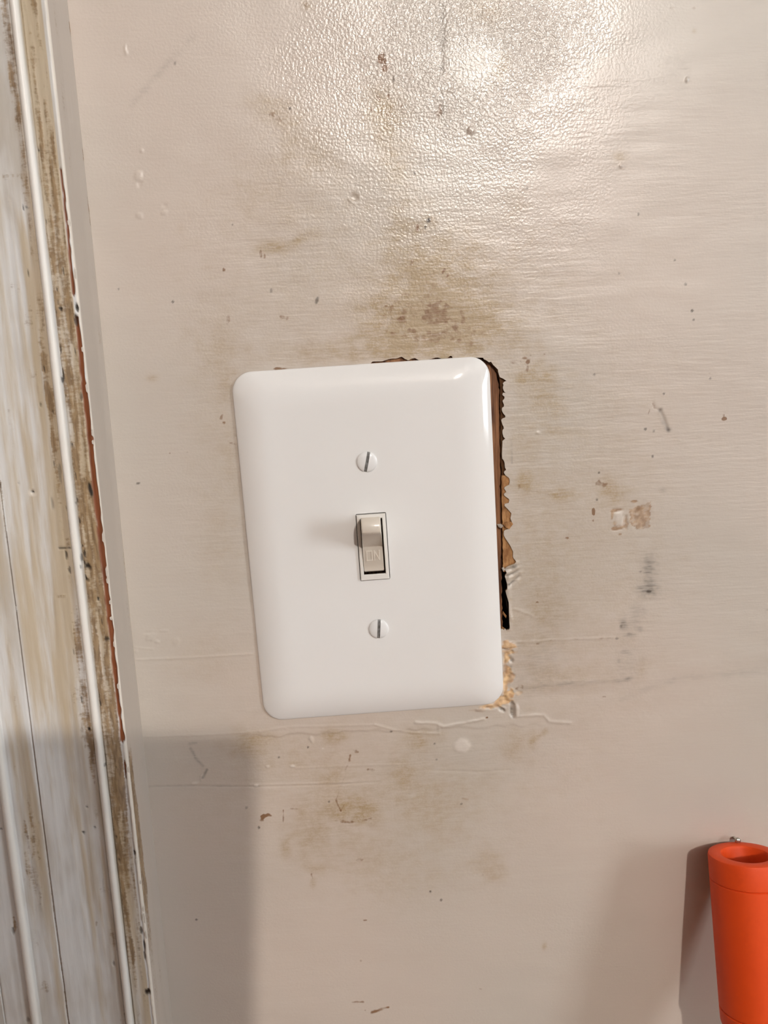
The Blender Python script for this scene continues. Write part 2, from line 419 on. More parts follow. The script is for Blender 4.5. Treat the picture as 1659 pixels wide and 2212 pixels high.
 ('t',18.78,-106.27,10.61,11.5,-4,0.22), ('t',49.33,-79.73,5.25,5.59,-4,0.3), ('t',7.13,-132.8,21.5,11.84,-4,0.12), ('t',56.35,-78.27,1.75,2.6,-4,0.3),
 ('t',29.69,-95.49,21.12,9.47,-4,0.12), ('k',-27.87,-76.2,0.43,0.46,-4,0.9), ('k',3.49,-71.54,0.43,0.46,-4,0.7), ('k',19.57,-77.46,0.43,0.37,-4,0.7),
 ('k',20.05,-84,0.35,0.37,-4,0.5), ('k',19.91,-142.55,0.45,0.6,-4,0.7), ('k',15.89,-138.71,0.36,0.4,-4,0.8), ('k',-75.19,-144.82,0.53,0.4,-4,0.8),
 ('k',-21.17,-98.53,0.44,0.47,-4,0.7), ('k',28.97,-102.49,0.35,0.38,-4,0.6), ('k',-38.96,-79.45,0.34,0.37,-4,0.6), ('k',-52.5,-99.11,0.52,0.57,-4,0.4),
 ('t',60.02,-165.39,0.92,1.64,-4,0.4), ('b',-20.31,-177.55,0.73,0.83,-4,0.3), ('w',29.8,-78.79,3.14,2.79,-4,0.9), ('w',-48.22,-90.49,0.69,0.56,-4,0.9),
 ('w',-34.21,-83.45,0.87,0.56,-4,0.8), ('w',-43.35,-82.91,0.69,0.56,-4,0.7), ('w',-26.33,-73.52,0.52,1.66,16,0.5), ('w',-68.13,-85.75,0.52,1.12,-14,0.6),
 ('w',-71.08,-88.01,1.03,0.56,-4,0.5), ('w',-22.22,-77.08,0.43,0.46,-4,0.8), ('w',49.51,-69,0.52,0.55,-4,0.3), ('t',-72.9,61.92,1.57,0.94,-4,0.35),
 ('k',-81.12,25.97,0.8,0.33,6,0.7), ('b',-67.47,15.93,1.14,0.5,11,0.45), ('b',-69.24,35.98,0.48,0.32,-4,0.6), ('b',-62.97,36.01,0.48,0.32,-4,0.5),
 ('k',-81.24,91.91,0.39,0.3,-4,0.6), ('k',-63.55,86.94,0.39,0.46,-4,0.7), ('k',-56.17,161.11,0.37,0.41,-4,0.5), ('g',-91.81,25.51,0.64,2.62,-4,0.4),
 ('b',-50.13,47.78,0.64,1.28,-29,0.6), ('b',-49.5,45.67,0.64,0.48,-4,0.6), ('b',-47.02,38.33,1.28,0.48,-24,0.5), ('b',-28.94,63.1,2.54,0.63,-1,0.8),
 ('t',-47.64,57.18,3.17,7.1,-4,0.22), ('t',-49.81,69.78,7.08,6.21,-4,0.2), ('t',-48.02,31.57,3.22,9.76,-4,0.15), ('t',-53.59,2.03,6.56,20.24,-4,0.1),
 ('t',-61.88,-39,13.42,10.62,-4,0.1), ('b',35.86,-132.64,0.9,0.79,-4,0.3), ('t',-40.54,-47.28,3.38,8.94,-4,0.15), ('t',62.06,-29.76,6.81,10.56,-4,0.15),
 ('t',61.84,-52.92,13.81,3.62,-4,0.2), ('t',75.73,0.64,30.17,71.35,-4,0.16), ('t',57.14,-15.55,11.81,38.05,-4,0.18), ('g',62.06,-29.76,11.92,22.87,-4,0.1),
 ('g',56.72,-49.03,10.33,10.79,-4,0.14), ('t',3.18,85.97,51.83,30.47,-4,0.16), ('t',-12.3,-93,52.38,28.29,-4,0.14), ('t',-22.86,119.79,24.48,23.33,-4,0.1),
 ('t',47.27,82.59,19.03,21.47,-4,0.16), ('t',-51.57,47.84,9.57,41.47,-4,0.12), ('g',30,-84.21,34.98,11.22,-4,0.07), ('g',-21.11,99.05,18.62,14.97,-4,0.06),
 ('t',32.29,84.75,4.74,9.17,6,0.35), ('b',31.93,72.45,9.55,2.17,-4,0.35), ('b',19.57,82.22,7.1,4.6,-4,0.32), ('b',10.7,77.99,4.74,4.62,-4,0.3),
 ('b',25.34,89.61,3.93,3.8,-4,0.25), ('b',35.83,69.17,6.38,1.25,-4,0.35), ('b',10.14,83.39,1.26,3.06,-4,0.25), ('b',-13.37,71.3,6.32,0.93,-4,0.25),
 ('b',15.32,113.92,0.93,1.77,-4,0.4), ('b',17.1,119.71,0.77,1.17,-4,0.35), ('b',20.84,116.64,1.54,2.05,-4,0.25), ('b',-4.83,154.75,0.6,0.56,-4,0.35),
 ('b',6.35,152.96,0.75,0.84,-4,0.4), ('b',15.32,151.24,1.21,1.12,-4,0.35)]
LUMPS = [
 (29.8,-78.79,3.14,2.79,-4,0.22), (-0.7,117.91,1.38,1.02,-44,-0.35), (-1.98,116.94,1.23,0.44,-34,0.2), (-71.57,165.76,0.52,1.78,1,0.25), (-71.31,127.3,1.36,1.44,-4,0.3),
 (-71.09,124.84,0.91,1.16,-4,-0.2), (-69.35,135.1,0.6,0.57,-4,0.25), (-72.03,115.14,1.22,1.03,-4,0.2), (-63.72,115.84,1.22,0.88,16,0.2), (-63.54,117.73,0.91,0.58,16,-0.15),
 (-82.05,-30.16,2,1.4,-4,0.3), (-83.05,-28.36,1.33,0.7,-4,-0.15), (-76.84,-27.99,1.66,0.52,1,0.25), (-72.89,-32.41,1.33,1.4,-4,0.2), (-87.71,-35.13,1,0.88,-4,0.3),
 (-79.7,-31.87,1,0.7,-4,0.25), (-48.22,-90.49,0.69,0.56,-4,0.3), (-34.21,-83.45,0.87,0.56,-4,0.3), (-43.35,-82.91,0.69,0.56,-4,0.3), (-26.3,-73.15,0.69,1.84,16,0.25),
 (-68.13,-85.75,0.69,1.31,-14,0.25), (-71.08,-88.01,1.38,0.56,6,0.25), (110.05,150.29,0.61,0.71,-4,0.3), (88.5,124.42,0.78,0.58,-4,0.25), (96.63,5.53,4.02,5.07,-4,-0.25),
 (87.59,8.16,2.17,0.84,6,-0.2), (87.96,1.39,2.18,1.19,1,-0.2), (90.96,3.61,1.01,2.37,6,-0.2), (88.61,5.08,1.51,2.37,-4,0.12), (47.17,-44.92,1.71,2.51,-4,-0.5),
 (47.03,-52.46,1.72,4.33,-4,-0.6), (49.05,-65.67,1.04,2.93,1,-1), (48.58,-62.72,1.21,0.73,-54,-0.6), (45.07,-65.26,1.56,0.73,-34,-0.7), (45.43,-64.37,1.39,0.37,-29,0.3),
 (50.6,-65.94,0.87,2.57,1,0.5), (47.95,-59.22,2.77,2.18,-4,0.3), (49.26,-43.07,0.69,0.89,-4,-0.6), (49.03,-46.28,0.86,1.08,-4,-0.5), (47.94,-40.15,2.74,1.42,-4,0.35),
 (45.31,-61.44,2.77,1.46,16,-0.4), (41.8,-63.98,3.46,0.73,4,-0.3), (37.46,-64.84,2.42,0.73,0,0.3), (38.86,137.38,1.22,1.29,-4,0.25), (37.92,136.55,0.76,0.57,-4,-0.15),
 (28.38,143.73,0.91,3.12,-19,-0.12), (32.66,149.78,1.51,0.84,-4,0.15), (59.93,37.08,0.82,0.49,-4,0.25), (10.4,-71.93,6.92,1.84,-9,-0.12), (103.55,-68.01,21.04,4.06,8,-0.25),
 (117.2,-52.34,27.86,3.26,4,0.15), (70.43,-60.65,20.84,2.55,0,-0.2), (70.45,-56.11,19.05,1.45,1,0.15), (-29.92,-142.35,10.74,11.95,-4,-0.1), (39.45,-132.86,10.8,15.81,-4,0.12),
 (80.96,-147.46,10.96,12.08,-4,-0.15)]
LINES = [
 ('h',0.49,0.45,[(12.6,-68.56),(20.71,-69.39),(22.91,-70.81),(30.23,-69.75),(38.24,-68.55)]),
 ('h',0.36,0.3,[(-2.59,-68.43),(5.23,-71.27),(11.07,-72.53),(21.27,-73.48)]),
 ('h',0.33,0.2,[(21.2,-70.34),(21.6,-73.87)]),
 ('h',0.41,0.18,[(-45.46,-68.74),(-34.56,-67.53),(-17.91,-68.11),(-2.59,-68.43)]),
 ('h',0.41,0.15,[(-89.92,-68.39),(-69.46,-68.83),(-52.33,-68.9),(-45.46,-68.74)]),
 ('h',0.49,0.4,[(48.66,-68.22),(54.74,-68.2),(60.65,-68.16),(62.71,-70.86),(65.15,-71.36),(70.55,-72.04)]),
 ('h',0.41,0.22,[(49.15,-39.15),(60.26,-39.21),(73.96,-39.23),(86.82,-39.39)]),
 ('h',0.83,0.5,[(47.12,-10.56),(49.48,-10.16),(51.5,-9.92)]),
 ('h',0.66,-0.5,[(47.44,-11.61),(49.46,-11.19),(51.66,-10.45)]),
 ('h',0.83,0.5,[(47.75,-12.83),(49.78,-12.24),(51.65,-11.3)]),
 ('h',0.66,-0.5,[(47.9,-13.87),(49.76,-13.27),(52.14,-12.19)]),
 ('h',0.83,0.45,[(48.05,-15.26),(50.42,-14.34),(52.46,-12.72)]),
 ('h',0.66,-0.45,[(48.34,-17.69),(50.39,-16.07),(52.27,-14.44)]),
 ('h',0.99,0.4,[(48.48,-19.44),(50.03,-17.61),(51.74,-15.97)]),
 ('h',0.66,0.5,[(48.59,-13.39),(48.49,-18.57),(48.4,-23.78),(48.65,-29.05),(48.73,-33.99)]),
 ('h',0.41,0.25,[(50.22,-26.5),(53.59,-27.91),(56.96,-29.49)]),
 ('h',0.41,0.3,[(49,-28.19),(49.3,-30.84)]),
 ('h',0.33,-0.25,[(-88.41,-88.48),(-71.18,-89.13),(-47.04,-90.94),(-22.71,-91.81),(-1.75,-91.74)]),
 ('h',0.33,0.2,[(-50.44,-89.98),(-33.11,-90.82),(-12.21,-91.12)]),
 ('h',0.33,0.15,[(-32.7,-84.28),(-11.87,-84.57),(5.53,-85.03)]),
 ('h',0.33,-0.15,[(17.64,-88.17),(35.11,-89.76),(47.41,-89.73)]),
 ('h',0.41,-0.2,[(100.28,45.73),(100.79,44.26),(102.94,43.03),(105.32,37.58),(105.67,36.26)]),
 ('h',0.99,-0.2,[(30.71,174.18),(30.11,164.62),(29.39,156.33)]),
 ('h',0.33,0.15,[(-92.89,33.7),(-92.74,32.07)]),
 ('h',0.33,0.25,[(-88.7,-38.42),(-66.9,-38.73),(-45.83,-38.45)]),
 ('h',0.33,0.2,[(-93.26,-33.77),(-88.24,-33.69),(-81.64,-34.75)]),
 ('g',0.43,0.75,[(47.61,-11.61),(49.46,-11.19),(51.32,-10.43)]),  # grey painted in as shadow of the wrinkles, this and next two
 ('g',0.43,0.75,[(48.07,-13.88),(49.76,-13.27),(51.63,-12.34)]),
 ('g',0.43,0.6,[(48.69,-17.19),(50.39,-15.9),(52.1,-14.26)]),
 ('k',0.74,0.95,[(103.1,42.7),(104.29,40.06),(105.32,37.25),(105.84,36.09)]),
 ('b',0.58,0.6,[(99.96,45.42),(100.79,44.1),(102.77,43.04)]),
 ('b',0.3,0.5,[(100.28,45.41),(99.32,43.84),(98.69,41.77)]),
 ('b',0.49,0.7,[(-12.17,-80.26),(-12.81,-82.65),(-14.02,-85.75)]),
 ('b',0.41,0.3,[(-14.02,-85.75),(-15.69,-90.91),(-18.71,-98.29)]),
 ('b',0.41,0.6,[(-18.53,-98.3),(-17.78,-100.63),(-17.02,-102.77)]),
 ('b',0.33,0.5,[(-15.26,-99.45),(-16.84,-102.59)]),
 ('b',0.66,0.5,[(-18.64,-106.69),(-15.16,-107.48),(-10.4,-107.38),(-5.41,-106.34)]),
 ('b',0.74,0.9,[(-9.37,-190.4),(-7.13,-189.93),(-2.84,-188.75)]),
 ('b',0.49,0.5,[(-17.04,-185.26),(-12.46,-185.58)]),
 ('g',0.49,0.55,[(-71.44,-72.02),(-69.04,-71.98)]),
 ('g',0.49,0.45,[(-71.12,-74.25),(-69.6,-78.59),(-67.24,-81.33)]),
 ('k',0.41,0.5,[(-65.99,-82.89),(-67.8,-85.96)]),
 ('g',0.83,0.22,[(53.68,-57.36),(69.24,-56.4),(93.14,-56.09)]),  # grey imitates soft shading along shallow creases, here and on the next
 ('g',1.32,0.12,[(90.42,-63.41),(101,-59.62),(111.55,-56.38),(144.81,-55.67)]),
 ('g',0.99,0.14,[(-49.26,169.1),(-60.48,159.47),(-71.29,149.01)]),
 ('g',1.16,0.3,[(30.9,175.53),(30.3,165.99),(29.56,157.02)]),
 ('g',0.49,0.2,[(29.56,157.02),(29.85,142.26),(30.1,130.82)]),
 ('b',0.3,0.35,[(49.15,-39.15),(86.82,-39.39)]),
 ('g',0.25,0.25,[(-89.78,-88.4),(-71.18,-89.13),(-47.04,-90.94)]),
 ('g',0.26,0.6,[(46.9,-50.47),(49.46,-51.7)]),
 ('b',0.26,0.6,[(45.87,-41.11),(48.93,-42.16)]),
 ('n',0.33,0.6,[(29.56,-100.23),(31.31,-100.91)]),
 ('b',0.33,0.4,[(-38.65,-100.9),(-39.26,-107.55)]),
 ('b',0.33,0.35,[(-28.98,-126.6),(-29.8,-128.51),(-29.21,-130.51)]),
 ('g',0.33,0.3,[(50.42,35.08),(50.45,26.91)]),
 ('t',0.99,0.3,[(61.63,-74.86),(56.35,-78.27)])]
BARE_PATCH = [
 (92.26,8.27),(100.08,10.91),(99.87,1.3),(95.34,0.85),(92.64,3.02)]
HOLE = [
 (2.11,63.45),(2.86,64.2),(6.22,64.15),(8.39,64.74),(9.75,64.92),(11.1,64.86),(13.01,65.43),(14.04,64.6),
 (15.38,64.01),(16.2,64.56),(17.56,64.72),(18.73,64.01),(21.28,63.71),(23.21,64.2),(24.5,64.54),(25.46,64.57),
 (26.73,64.17),(28.81,64.27),(29.8,65.03),(30.43,64.72),(30.56,63.77),(36.48,63.51),(37.77,64.03),(41.18,63.84),
 (41.25,63.32),(42.07,62.95),(43.43,62.01),(43.82,62.32),(44.45,61.32),(46.13,59.59),(46.3,58.42),(46.78,56.86),
 (47.76,56.49),(49.06,55.59),(47.7,55.12),(47.99,54.1),(47.63,53.33),(48.2,51.88),(48.73,51.53),(46.99,51.55),
 (47.52,50.87),(48.3,50.07),(48.16,49.42),(47.55,48.92),(47.61,48.41),(48.04,47.47),(47.91,46.69),(47.31,46.34),
 (47.22,45.41),(47.74,44.36),(48.44,43.54),(48.36,42.95),(46.97,42.56),(47.08,41.51),(47.45,40.29),(47.72,39.85),
 (47.82,39.13),(47.34,38.68),(47.32,37.4),(47.65,36.2),(48.23,35.59),(47.63,35.1),(47.22,34.94),(47.19,33.52),
 (47,30.35),(47.03,28.45),(47.5,28.07),(47.89,26.98),(47.93,25.43),(48.39,24.57),(47.42,23.78),(48.1,22.56),
 (49.4,21.54),(49.56,20.09),(49.24,19.14),(48.28,18.73),(47.19,18.05),(47.78,17.54),(48.29,16.55),(47.28,16.25),
 (47.6,15.27),(49.15,14.06),(49.26,13.67),(49.05,12.66),(46.95,12.28),(48.53,10.58),(49.93,8.87),(49.56,6.97),
 (49.93,5.97),(50.33,5.01),(49.08,3.42),(47.17,2.7),(47.01,1.05),(47.65,-0.22),(49.39,-3.08),(50.29,-5.2),
 (50.2,-7.28),(51.33,-8.88),(50.84,-9.54),(48.02,-10.52),(47.08,-11.41),(47.76,-12.76),(47.18,-14.14),(47.94,-17.28),
 (47.92,-18.68),(47.21,-19.63),(48.36,-24.08),(48.38,-30.5),(48.55,-33.62),(48.22,-34.31),(47.8,-33.76),(47.36,-34.62),
 (46.87,-33.53),(46.34,-34.39),(45.84,-33.66),(44.13,-34.45),(-5.78,-31.79),(-1.18,61.4)]
CUT_LINE = [
 (40.49,63.65),(43.65,61.62),(45.22,59.98),(46.15,58.04),(46.72,54.53),(46.66,43.35),(46.64,33.63),(46.69,23.8),
 (46.57,17.18),(46.62,7.15),(46.53,-6.41),(46.34,-25.42),(46.34,-34.57)]

rng = np.random.default_rng(7)
def field(shape, lz, lx, seed):
    """smooth random field of unit deviation; lz, lx: feature size in cells"""
    r = np.random.default_rng(seed).standard_normal(shape)
    fz = np.fft.fftfreq(shape[0])[:, None]
    fx = np.fft.rfftfreq(shape[1])[None, :]
    g = np.exp(-2 * (np.pi ** 2) * ((fz * lz) ** 2 + (fx * lx) ** 2) / 4)
    f = np.fft.irfft2(np.fft.rfft2(r) * g, s=shape)
    return f / f.std()

def sstep(a, b, x):
    t = np.clip((x - a) / (b - a), 0, 1)
    return t * t * (3 - 2 * t)

def seg_dist(X, Zc, pts):
    d = np.full(X.shape, 1e9)
    for (x0, z0), (x1, z1) in zip(pts, pts[1:]):
        dx, dz = x1 - x0, z1 - z0
        L = dx * dx + dz * dz + 1e-12
        t = np.clip(((X - x0) * dx + (Zc - z0) * dz) / L, 0, 1)
        d = np.minimum(d, np.hypot(X - x0 - t * dx, Zc - z0 - t * dz))
    return d

def inside(X, Zc, poly):
    r = np.zeros(X.shape, bool)
    n = len(poly)
    for i in range(n):
        x0, z0 = poly[i]; x1, z1 = poly[(i + 1) % n]
        if z0 == z1: continue
        c = ((z0 > Zc) != (z1 > Zc)) & (X < (x1 - x0) * (Zc - z0) / (z1 - z0) + x0)
        r ^= c
    return r

def build_wall():
    S = 0.36
    xa, xb, za, zb = -92.0, 166.0, -232.0, 196.0
    gx = np.arange(xa, xb + S / 2, S); gz = np.arange(za, zb + S / 2, S)
    nx, nz = len(gx), len(gz)
    X, Zc = np.meshgrid(gx, gz)
    sh = X.shape
    warp = field(sh, 6, 8, 1); warp2 = field(sh, 2.2, 3, 2)
    A = {k: np.zeros(sh) for k in ('tan', 'brown', 'dark', 'grey', 'white', 'orange', 'bare', 'rim')}
    KEY = {'t': 'tan', 'b': 'brown', 'k': 'dark', 'g': 'grey', 'w': 'white', 'o': 'orange', 'n': 'bare'}
    H = np.zeros(sh)
    def window(x, z, r):
        i0, i1 = np.searchsorted(gz, [z - r, z + r]); j0, j1 = np.searchsorted(gx, [x - r, x + r])
        return slice(max(i0 - 1, 0), min(i1 + 1, nz)), slice(max(j0 - 1, 0), min(j1 + 1, nx))
    def ell(x, z, rx, rz, an, sl):
        a = math.radians(an)
        dx, dz = X[sl] - x, Zc[sl] - z
        u = (dx * math.cos(a) + dz * math.sin(a)) / rx
        v = (-dx * math.sin(a) + dz * math.cos(a)) / rz
        return np.hypot(u, v)
    for k, x, z, rx, rz, an, st in STAINS:
        rx, rz = max(rx, 0.42), max(rz, 0.42)
        sl = window(x, z, 2.2 * max(rx, rz) + 1)
        if k == 't':
            d = ell(x, z, rx, rz, an, sl) + 0.13 * warp[sl]
            mk = np.exp(-np.clip(d, 0, 9) ** 2 * 1.1)
        elif k == 'g':
            d = ell(x, z, rx, rz, an, sl) + 0.16 * warp2[sl]
            mk = np.exp(-np.clip(d, 0, 9) ** 2 * 1.4)
        else:
            amt = 0.05 if k == 'w' and rx > 2 else 0.22 if min(rx, rz) > 0.8 else 0.1
            d = ell(x, z, rx, rz, an, sl) + amt * warp2[sl]
            mk = 1 - sstep(0.7, 1.2, d)
        a = A[KEY[k]]
        a[sl] = 1 - (1 - a[sl]) * (1 - st * mk)
    for x, z, rx, rz, an, h in LUMPS:
        sl = window(x, z, 3.0 * max(rx, rz) + 1)
        d = ell(x, z, rx, rz, an, sl) + (0.15 if max(rx, rz) < 2.5 else 0.04) * warp2[sl]
        H[sl] += (0.6 if x < -40 else 1.0) * h * ((1 - sstep(0.55, 1.25, d)) if max(rx, rz) < 6 else np.exp(-np.clip(d, 0, 9) ** 2 * 1.2))
    for k, w, st, pts in LINES:
        xs = [p[0] for p in pts]; zs = [p[1] for p in pts]
        i0, i1 = np.searchsorted(gz, [min(zs) - 4, max(zs) + 4]); j0, j1 = np.searchsorted(gx, [min(xs) - 4, max(xs) + 4])
        sl = (slice(i0, i1), slice(j0, j1))
        d = seg_dist(X[sl], Zc[sl], pts) / max(w, 0.32) + 0.18 * warp2[sl]
        mk = np.exp(-np.clip(d, 0, 9) ** 2 * 0.9)
        if k == 'h': H[sl] += 0.6 * st * mk
        else:
            a = A[KEY[k]]
            a[sl] = 1 - (1 - a[sl]) * (1 - st * mk * np.clip(1 + 0.35 * warp[sl], 0.3, 1.4))
    bp = inside(X + 0.2 * warp2, Zc + 0.2 * warp2, BARE_PATCH)
    A['bare'][bp] = np.maximum(A['bare'][bp], 0.85 - 0.3 * (warp2[bp] > 0.9))
    # crumbled plaster round the lower right of the plate
    cr = np.clip(A['orange'], 0, 1)
    H += cr * 0.22 * field(sh, 2.5, 2.5, 5)
    # paint film below the plate is one step lower than above it
    H += -0.25 * sstep(-70.5, -71.8, Zc + 0.6 * warp + 0.01 * X) * sstep(-70, -40, X) * (1 - sstep(40, 70, X))
    # slow unevenness of the old plaster, and brush marks
    H += 0.10 * field(sh, 55, 70, 11) + 0.035 * field(sh, 12, 26, 12)
    strk = 0.012 * field(sh, 1.6, 22, 13)
    streaky = 0.25 + 0.75 * np.exp(-((Zc - 45) / 75) ** 2) * sstep(-85, -30, X)
    streaky = np.clip(streaky * (1 + 0.25 * field(sh, 40, 60, 14)), 0, 1)
    H += strk * streaky
    stipple = np.exp(-(((X - 30) / 50) ** 2 + ((Zc - 172) / 60) ** 2)) + 0.10
    stipple = np.clip(stipple * (1 + 0.2 * field(sh, 30, 30, 15)), 0.04, 1) * (1 - 0.6 * sstep(80, 120, X))
    edge = np.minimum.reduce([X - xa, xb - X, Zc - za, zb - Zc])
    H *= sstep(0, 6, edge)
    A['streaky'] = streaky; A['stipple'] = stipple
    # the ragged cut-out
    ins = inside(X, Zc, HOLE)
    keep = ~(ins[:-1, :-1] | ins[1:, :-1] | ins[:-1, 1:] | ins[1:, 1:])
    idx = np.arange(nx * nz).reshape(sh)
    # boundary vertices are pulled on to the traced outline
    kp = np.pad(keep, 1, constant_values=True)
    allk = kp[:-1, :-1] & kp[1:, :-1] & kp[:-1, 1:] & kp[1:, 1:]
    anyk = kp[:-1, :-1] | kp[1:, :-1] | kp[:-1, 1:] | kp[1:, 1:]
    bnd = (~allk) & anyk
    bi, bj = np.nonzero(bnd)
    bx, bz = X[bi, bj], Zc[bi, bj]
    best = np.full(len(bx), 1e9); px = bx.copy(); pz = bz.copy()
    n = len(HOLE)
    for i in range(n):
        (x0, z0), (x1, z1) = HOLE[i], HOLE[(i + 1) % n]
        dx, dz = x1 - x0, z1 - z0
        t = np.clip(((bx - x0) * dx + (bz - z0) * dz) / (dx * dx + dz * dz + 1e-12), 0, 1)
        qx, qz = x0 + t * dx, z0 + t * dz
        d = np.hypot(qx - bx, qz - bz)
        m = d < best
        best[m] = d[m]; px[m] = qx[m]; pz[m] = qz[m]
    X = X.copy(); Zc = Zc.copy()
    X[bi, bj] = px; Zc[bi, bj] = pz
    co = np.stack([X * MM, -H * MM, Zc * MM + Z0], -1).reshape(-1, 3)
    q = np.stack([idx[:-1, :-1], idx[:-1, 1:], idx[1:, 1:], idx[1:, :-1]], -1)[keep]
    # rim of the paint film: boundary edges drawn back into the wall
    e1 = keep[1:, :] != keep[:-1, :]
    ea = np.stack([idx[1:-1, :-1][e1], idx[1:-1, 1:][e1]], -1)
    e2 = keep[:, 1:] != keep[:, :-1]
    eb = np.stack([idx[:-1, 1:-1][e2], idx[1:, 1:-1][e2]], -1)
    ee = np.concatenate([ea, eb])
    bv = np.unique(ee)
    top = len(co) + np.arange(len(bv)); low = top + len(bv)
    mp = {int(v): i for i, v in enumerate(bv)}
    ei = np.array([[mp[int(a)], mp[int(b)]] for a, b in ee])
    rim_top = co[bv]; rim_low = rim_top + np.array([0, 0.9 * MM, 0])
    q2 = np.stack([top[ei[:, 0]], top[ei[:, 1]], low[ei[:, 1]], low[ei[:, 0]]], -1)
    attrs = {}
    for k, a in A.items():
        f = a.reshape(-1)
        z = np.zeros(len(bv)) if k != 'rim' else np.ones(len(bv))
        attrs[k] = np.concatenate([f, z, z])
    co = np.concatenate([co, rim_top, rim_low])
    # plain wall all round the worn stretch, up to door casing, ceiling and corners
    ex = [(-0.1752, xa * MM, 0.0, 2.45), (xb * MM, 2.4, 0.0, 2.45),
          (xa * MM, xb * MM, 0.0, Z0 + za * MM), (xa * MM, xb * MM, Z0 + zb * MM, 2.45),
          (-1.2, -1.075, 0.0, 2.45), (-1.075, -0.1752, 2.13, 2.45)]
    vs_, qs_ = [], []
    b0 = len(co)
    for (x0, x1, z0, z1) in ex:
        k = b0 + len(vs_)
        vs_ += [(x0, 0, z0), (x1, 0, z0), (x1, 0, z1), (x0, 0, z1)]
        qs_.append((k, k + 1, k + 2, k + 3))
    co = np.concatenate([co, np.array(vs_)])
    for k in attrs:
        fill = 0.2 if k in ('streaky', 'stipple') else 0.0
        attrs[k] = np.concatenate([attrs[k], np.full(len(vs_), fill)])
    quads = np.concatenate([q, q2, np.array(qs_)])
    used = np.zeros(len(co), bool); used[quads.ravel()] = True
    new = np.cumsum(used) - 1
    return numpy_mesh('wall_back', co[used], new[quads], {k: a[used] for k, a in attrs.items()}, M_WALL)

wall = tag(build_wall(), kind='structure')

# what lies in the ragged opening beside the plate
def strip_mesh(name, left, right, y_face, y_back, mat, parent):
    """a slab whose left/right outlines are polylines of (x, z) with the same number of points"""
    bm = bmesh.new()
    rows = []
    for (xl, zl), (xr, zr) in zip(left, right):
        rows.append([bm.verts.new((xl * MM, y_face * MM, zl * MM + Z0)), bm.verts.new((xr * MM, y_face * MM, zr * MM + Z0)),
                     bm.verts.new((xr * MM, y_back * MM, zr * MM + Z0)), bm.verts.new((xl * MM, y_back * MM, zl * MM + Z0))])
    for a, b in zip(rows, rows[1:]):
        for i in range(4):
            j = (i + 1) % 4
            bm.faces.new((a[i], a[j], b[j], b[i]))
    bm.faces.new(rows[0]); bm.faces.new(rows[-1])
    return from_bm(name, bm, mat, parent)

def densify(pts, step, jit, seed):
    r = np.random.default_rng(seed)
    out = []
    for (x0, z0), (x1, z1) in zip(pts, pts[1:]):
        n = max(1, int(math.hypot(x1 - x0, z1 - z0) / step))
        for k in range(n):
            t = k / n
            out.append((x0 + (x1 - x0) * t + r.normal(0, jit), z0 + (z1 - z0) * t))
    out.append(pts[-1])
    return out

zc = [p[1] for p in CUT_LINE]
def cut_x(z): return float(np.interp(-z, [-v for v in zc], [p[0] for p in CUT_LINE]))
# old brown board behind the plate
lf = [(x - 60, z) for x, z in CUT_LINE]
strip_mesh('backing_board', [(-20, p[1]) for p in densify(CUT_LINE, 1.2, 0.0, 3)], [(p[0] - 0.05, p[1]) for p in densify(CUT_LINE, 1.2, 0.12, 3)], 2.2, 14, M_WOOD, wall)
# tan torn face of the wall board, from the saw cut outwards; absent where the dark gap shows; the upper strip's dark brown imitates a shaded gap
r = np.random.default_rng(21)
for nm, z1, z0, yf, mt in (('dark_gap_edge', 66.0, 22.5, 1.0, M_SHADE), ('torn_paper', 22.5, -12.6, 0.55, M_PAPER)):
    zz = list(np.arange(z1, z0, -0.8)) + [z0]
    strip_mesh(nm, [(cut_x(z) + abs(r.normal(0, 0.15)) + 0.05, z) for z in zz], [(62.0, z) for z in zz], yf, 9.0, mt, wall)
strip_mesh('torn_board', [(-25, 68.5), (-25, 60)], [(34, 68.5), (34, 60)], 1.0, 6.0, M_WOOD, wall)
zz = list(np.arange(-12.6, -38.0, -0.8))
r = np.random.default_rng(22)
strip_mesh('dark_gap_slab', [(47.4 + 0.8 * math.sin(k * 0.35) * 0.4 + 0.035 * k, z) for k, z in enumerate(zz)], [(62.0, z) for z in zz], 1.0, 12.0, M_DARK, wall)  # near-black slab imitates the unlit gap beside the board
box_obj('box_void', (-0.03, 0.062, 0.0145, 0.02, Z0 - 0.045, Z0 + 0.085), M_DARK, wall)  # near-black sheet imitates the unlit depth behind the opening

def flap(name, pts, mat, thick=0.25):
    """small curled piece: outline points (x, z, lift) in mm, given thickness"""
    bm = bmesh.new()
    n = len(pts)
    f = [bm.verts.new((x * MM, -l * MM, z * MM + Z0)) for x, z, l in pts]
    b = [bm.verts.new((x * MM, (-l + thick) * MM, z * MM + Z0)) for x, z, l in pts]
    cx = sum(p[0] for p in pts) / n; cz = sum(p[1] for p in pts) / n; cl = sum(p[2] for p in pts) / n + 0.15
    c1 = bm.verts.new((cx * MM, -cl * MM, cz * MM + Z0)); c2 = bm.verts.new((cx * MM, (-cl + thick) * MM, cz * MM + Z0))
    for i in range(n):
        j = (i + 1) % n
        bm.faces.new((f[i], f[j], c1)); bm.faces.new((b[j], b[i], c2)); bm.faces.new((f[i], b[i], b[j], f[j]))
    return from_bm(name, bm, mat, wall)
flap('paper_flap', [(46.9, 5.0, 0.2), (48.4, 6.0, 0.3), (49.9, 5.8, 0.35), (50.4, 5.0, 0.5), (48.9, 3.3, 0.8), (47.7, 4.0, 0.5)], M_PAPER)
flap('paint_flake', [(44.9, 4.9, -1.2), (46.2, 5.1, -0.6), (47.0, 4.4, 0.0), (46.2, 3.5, -0.4), (45.4, 3.9, -1.0)], M_WHITE)
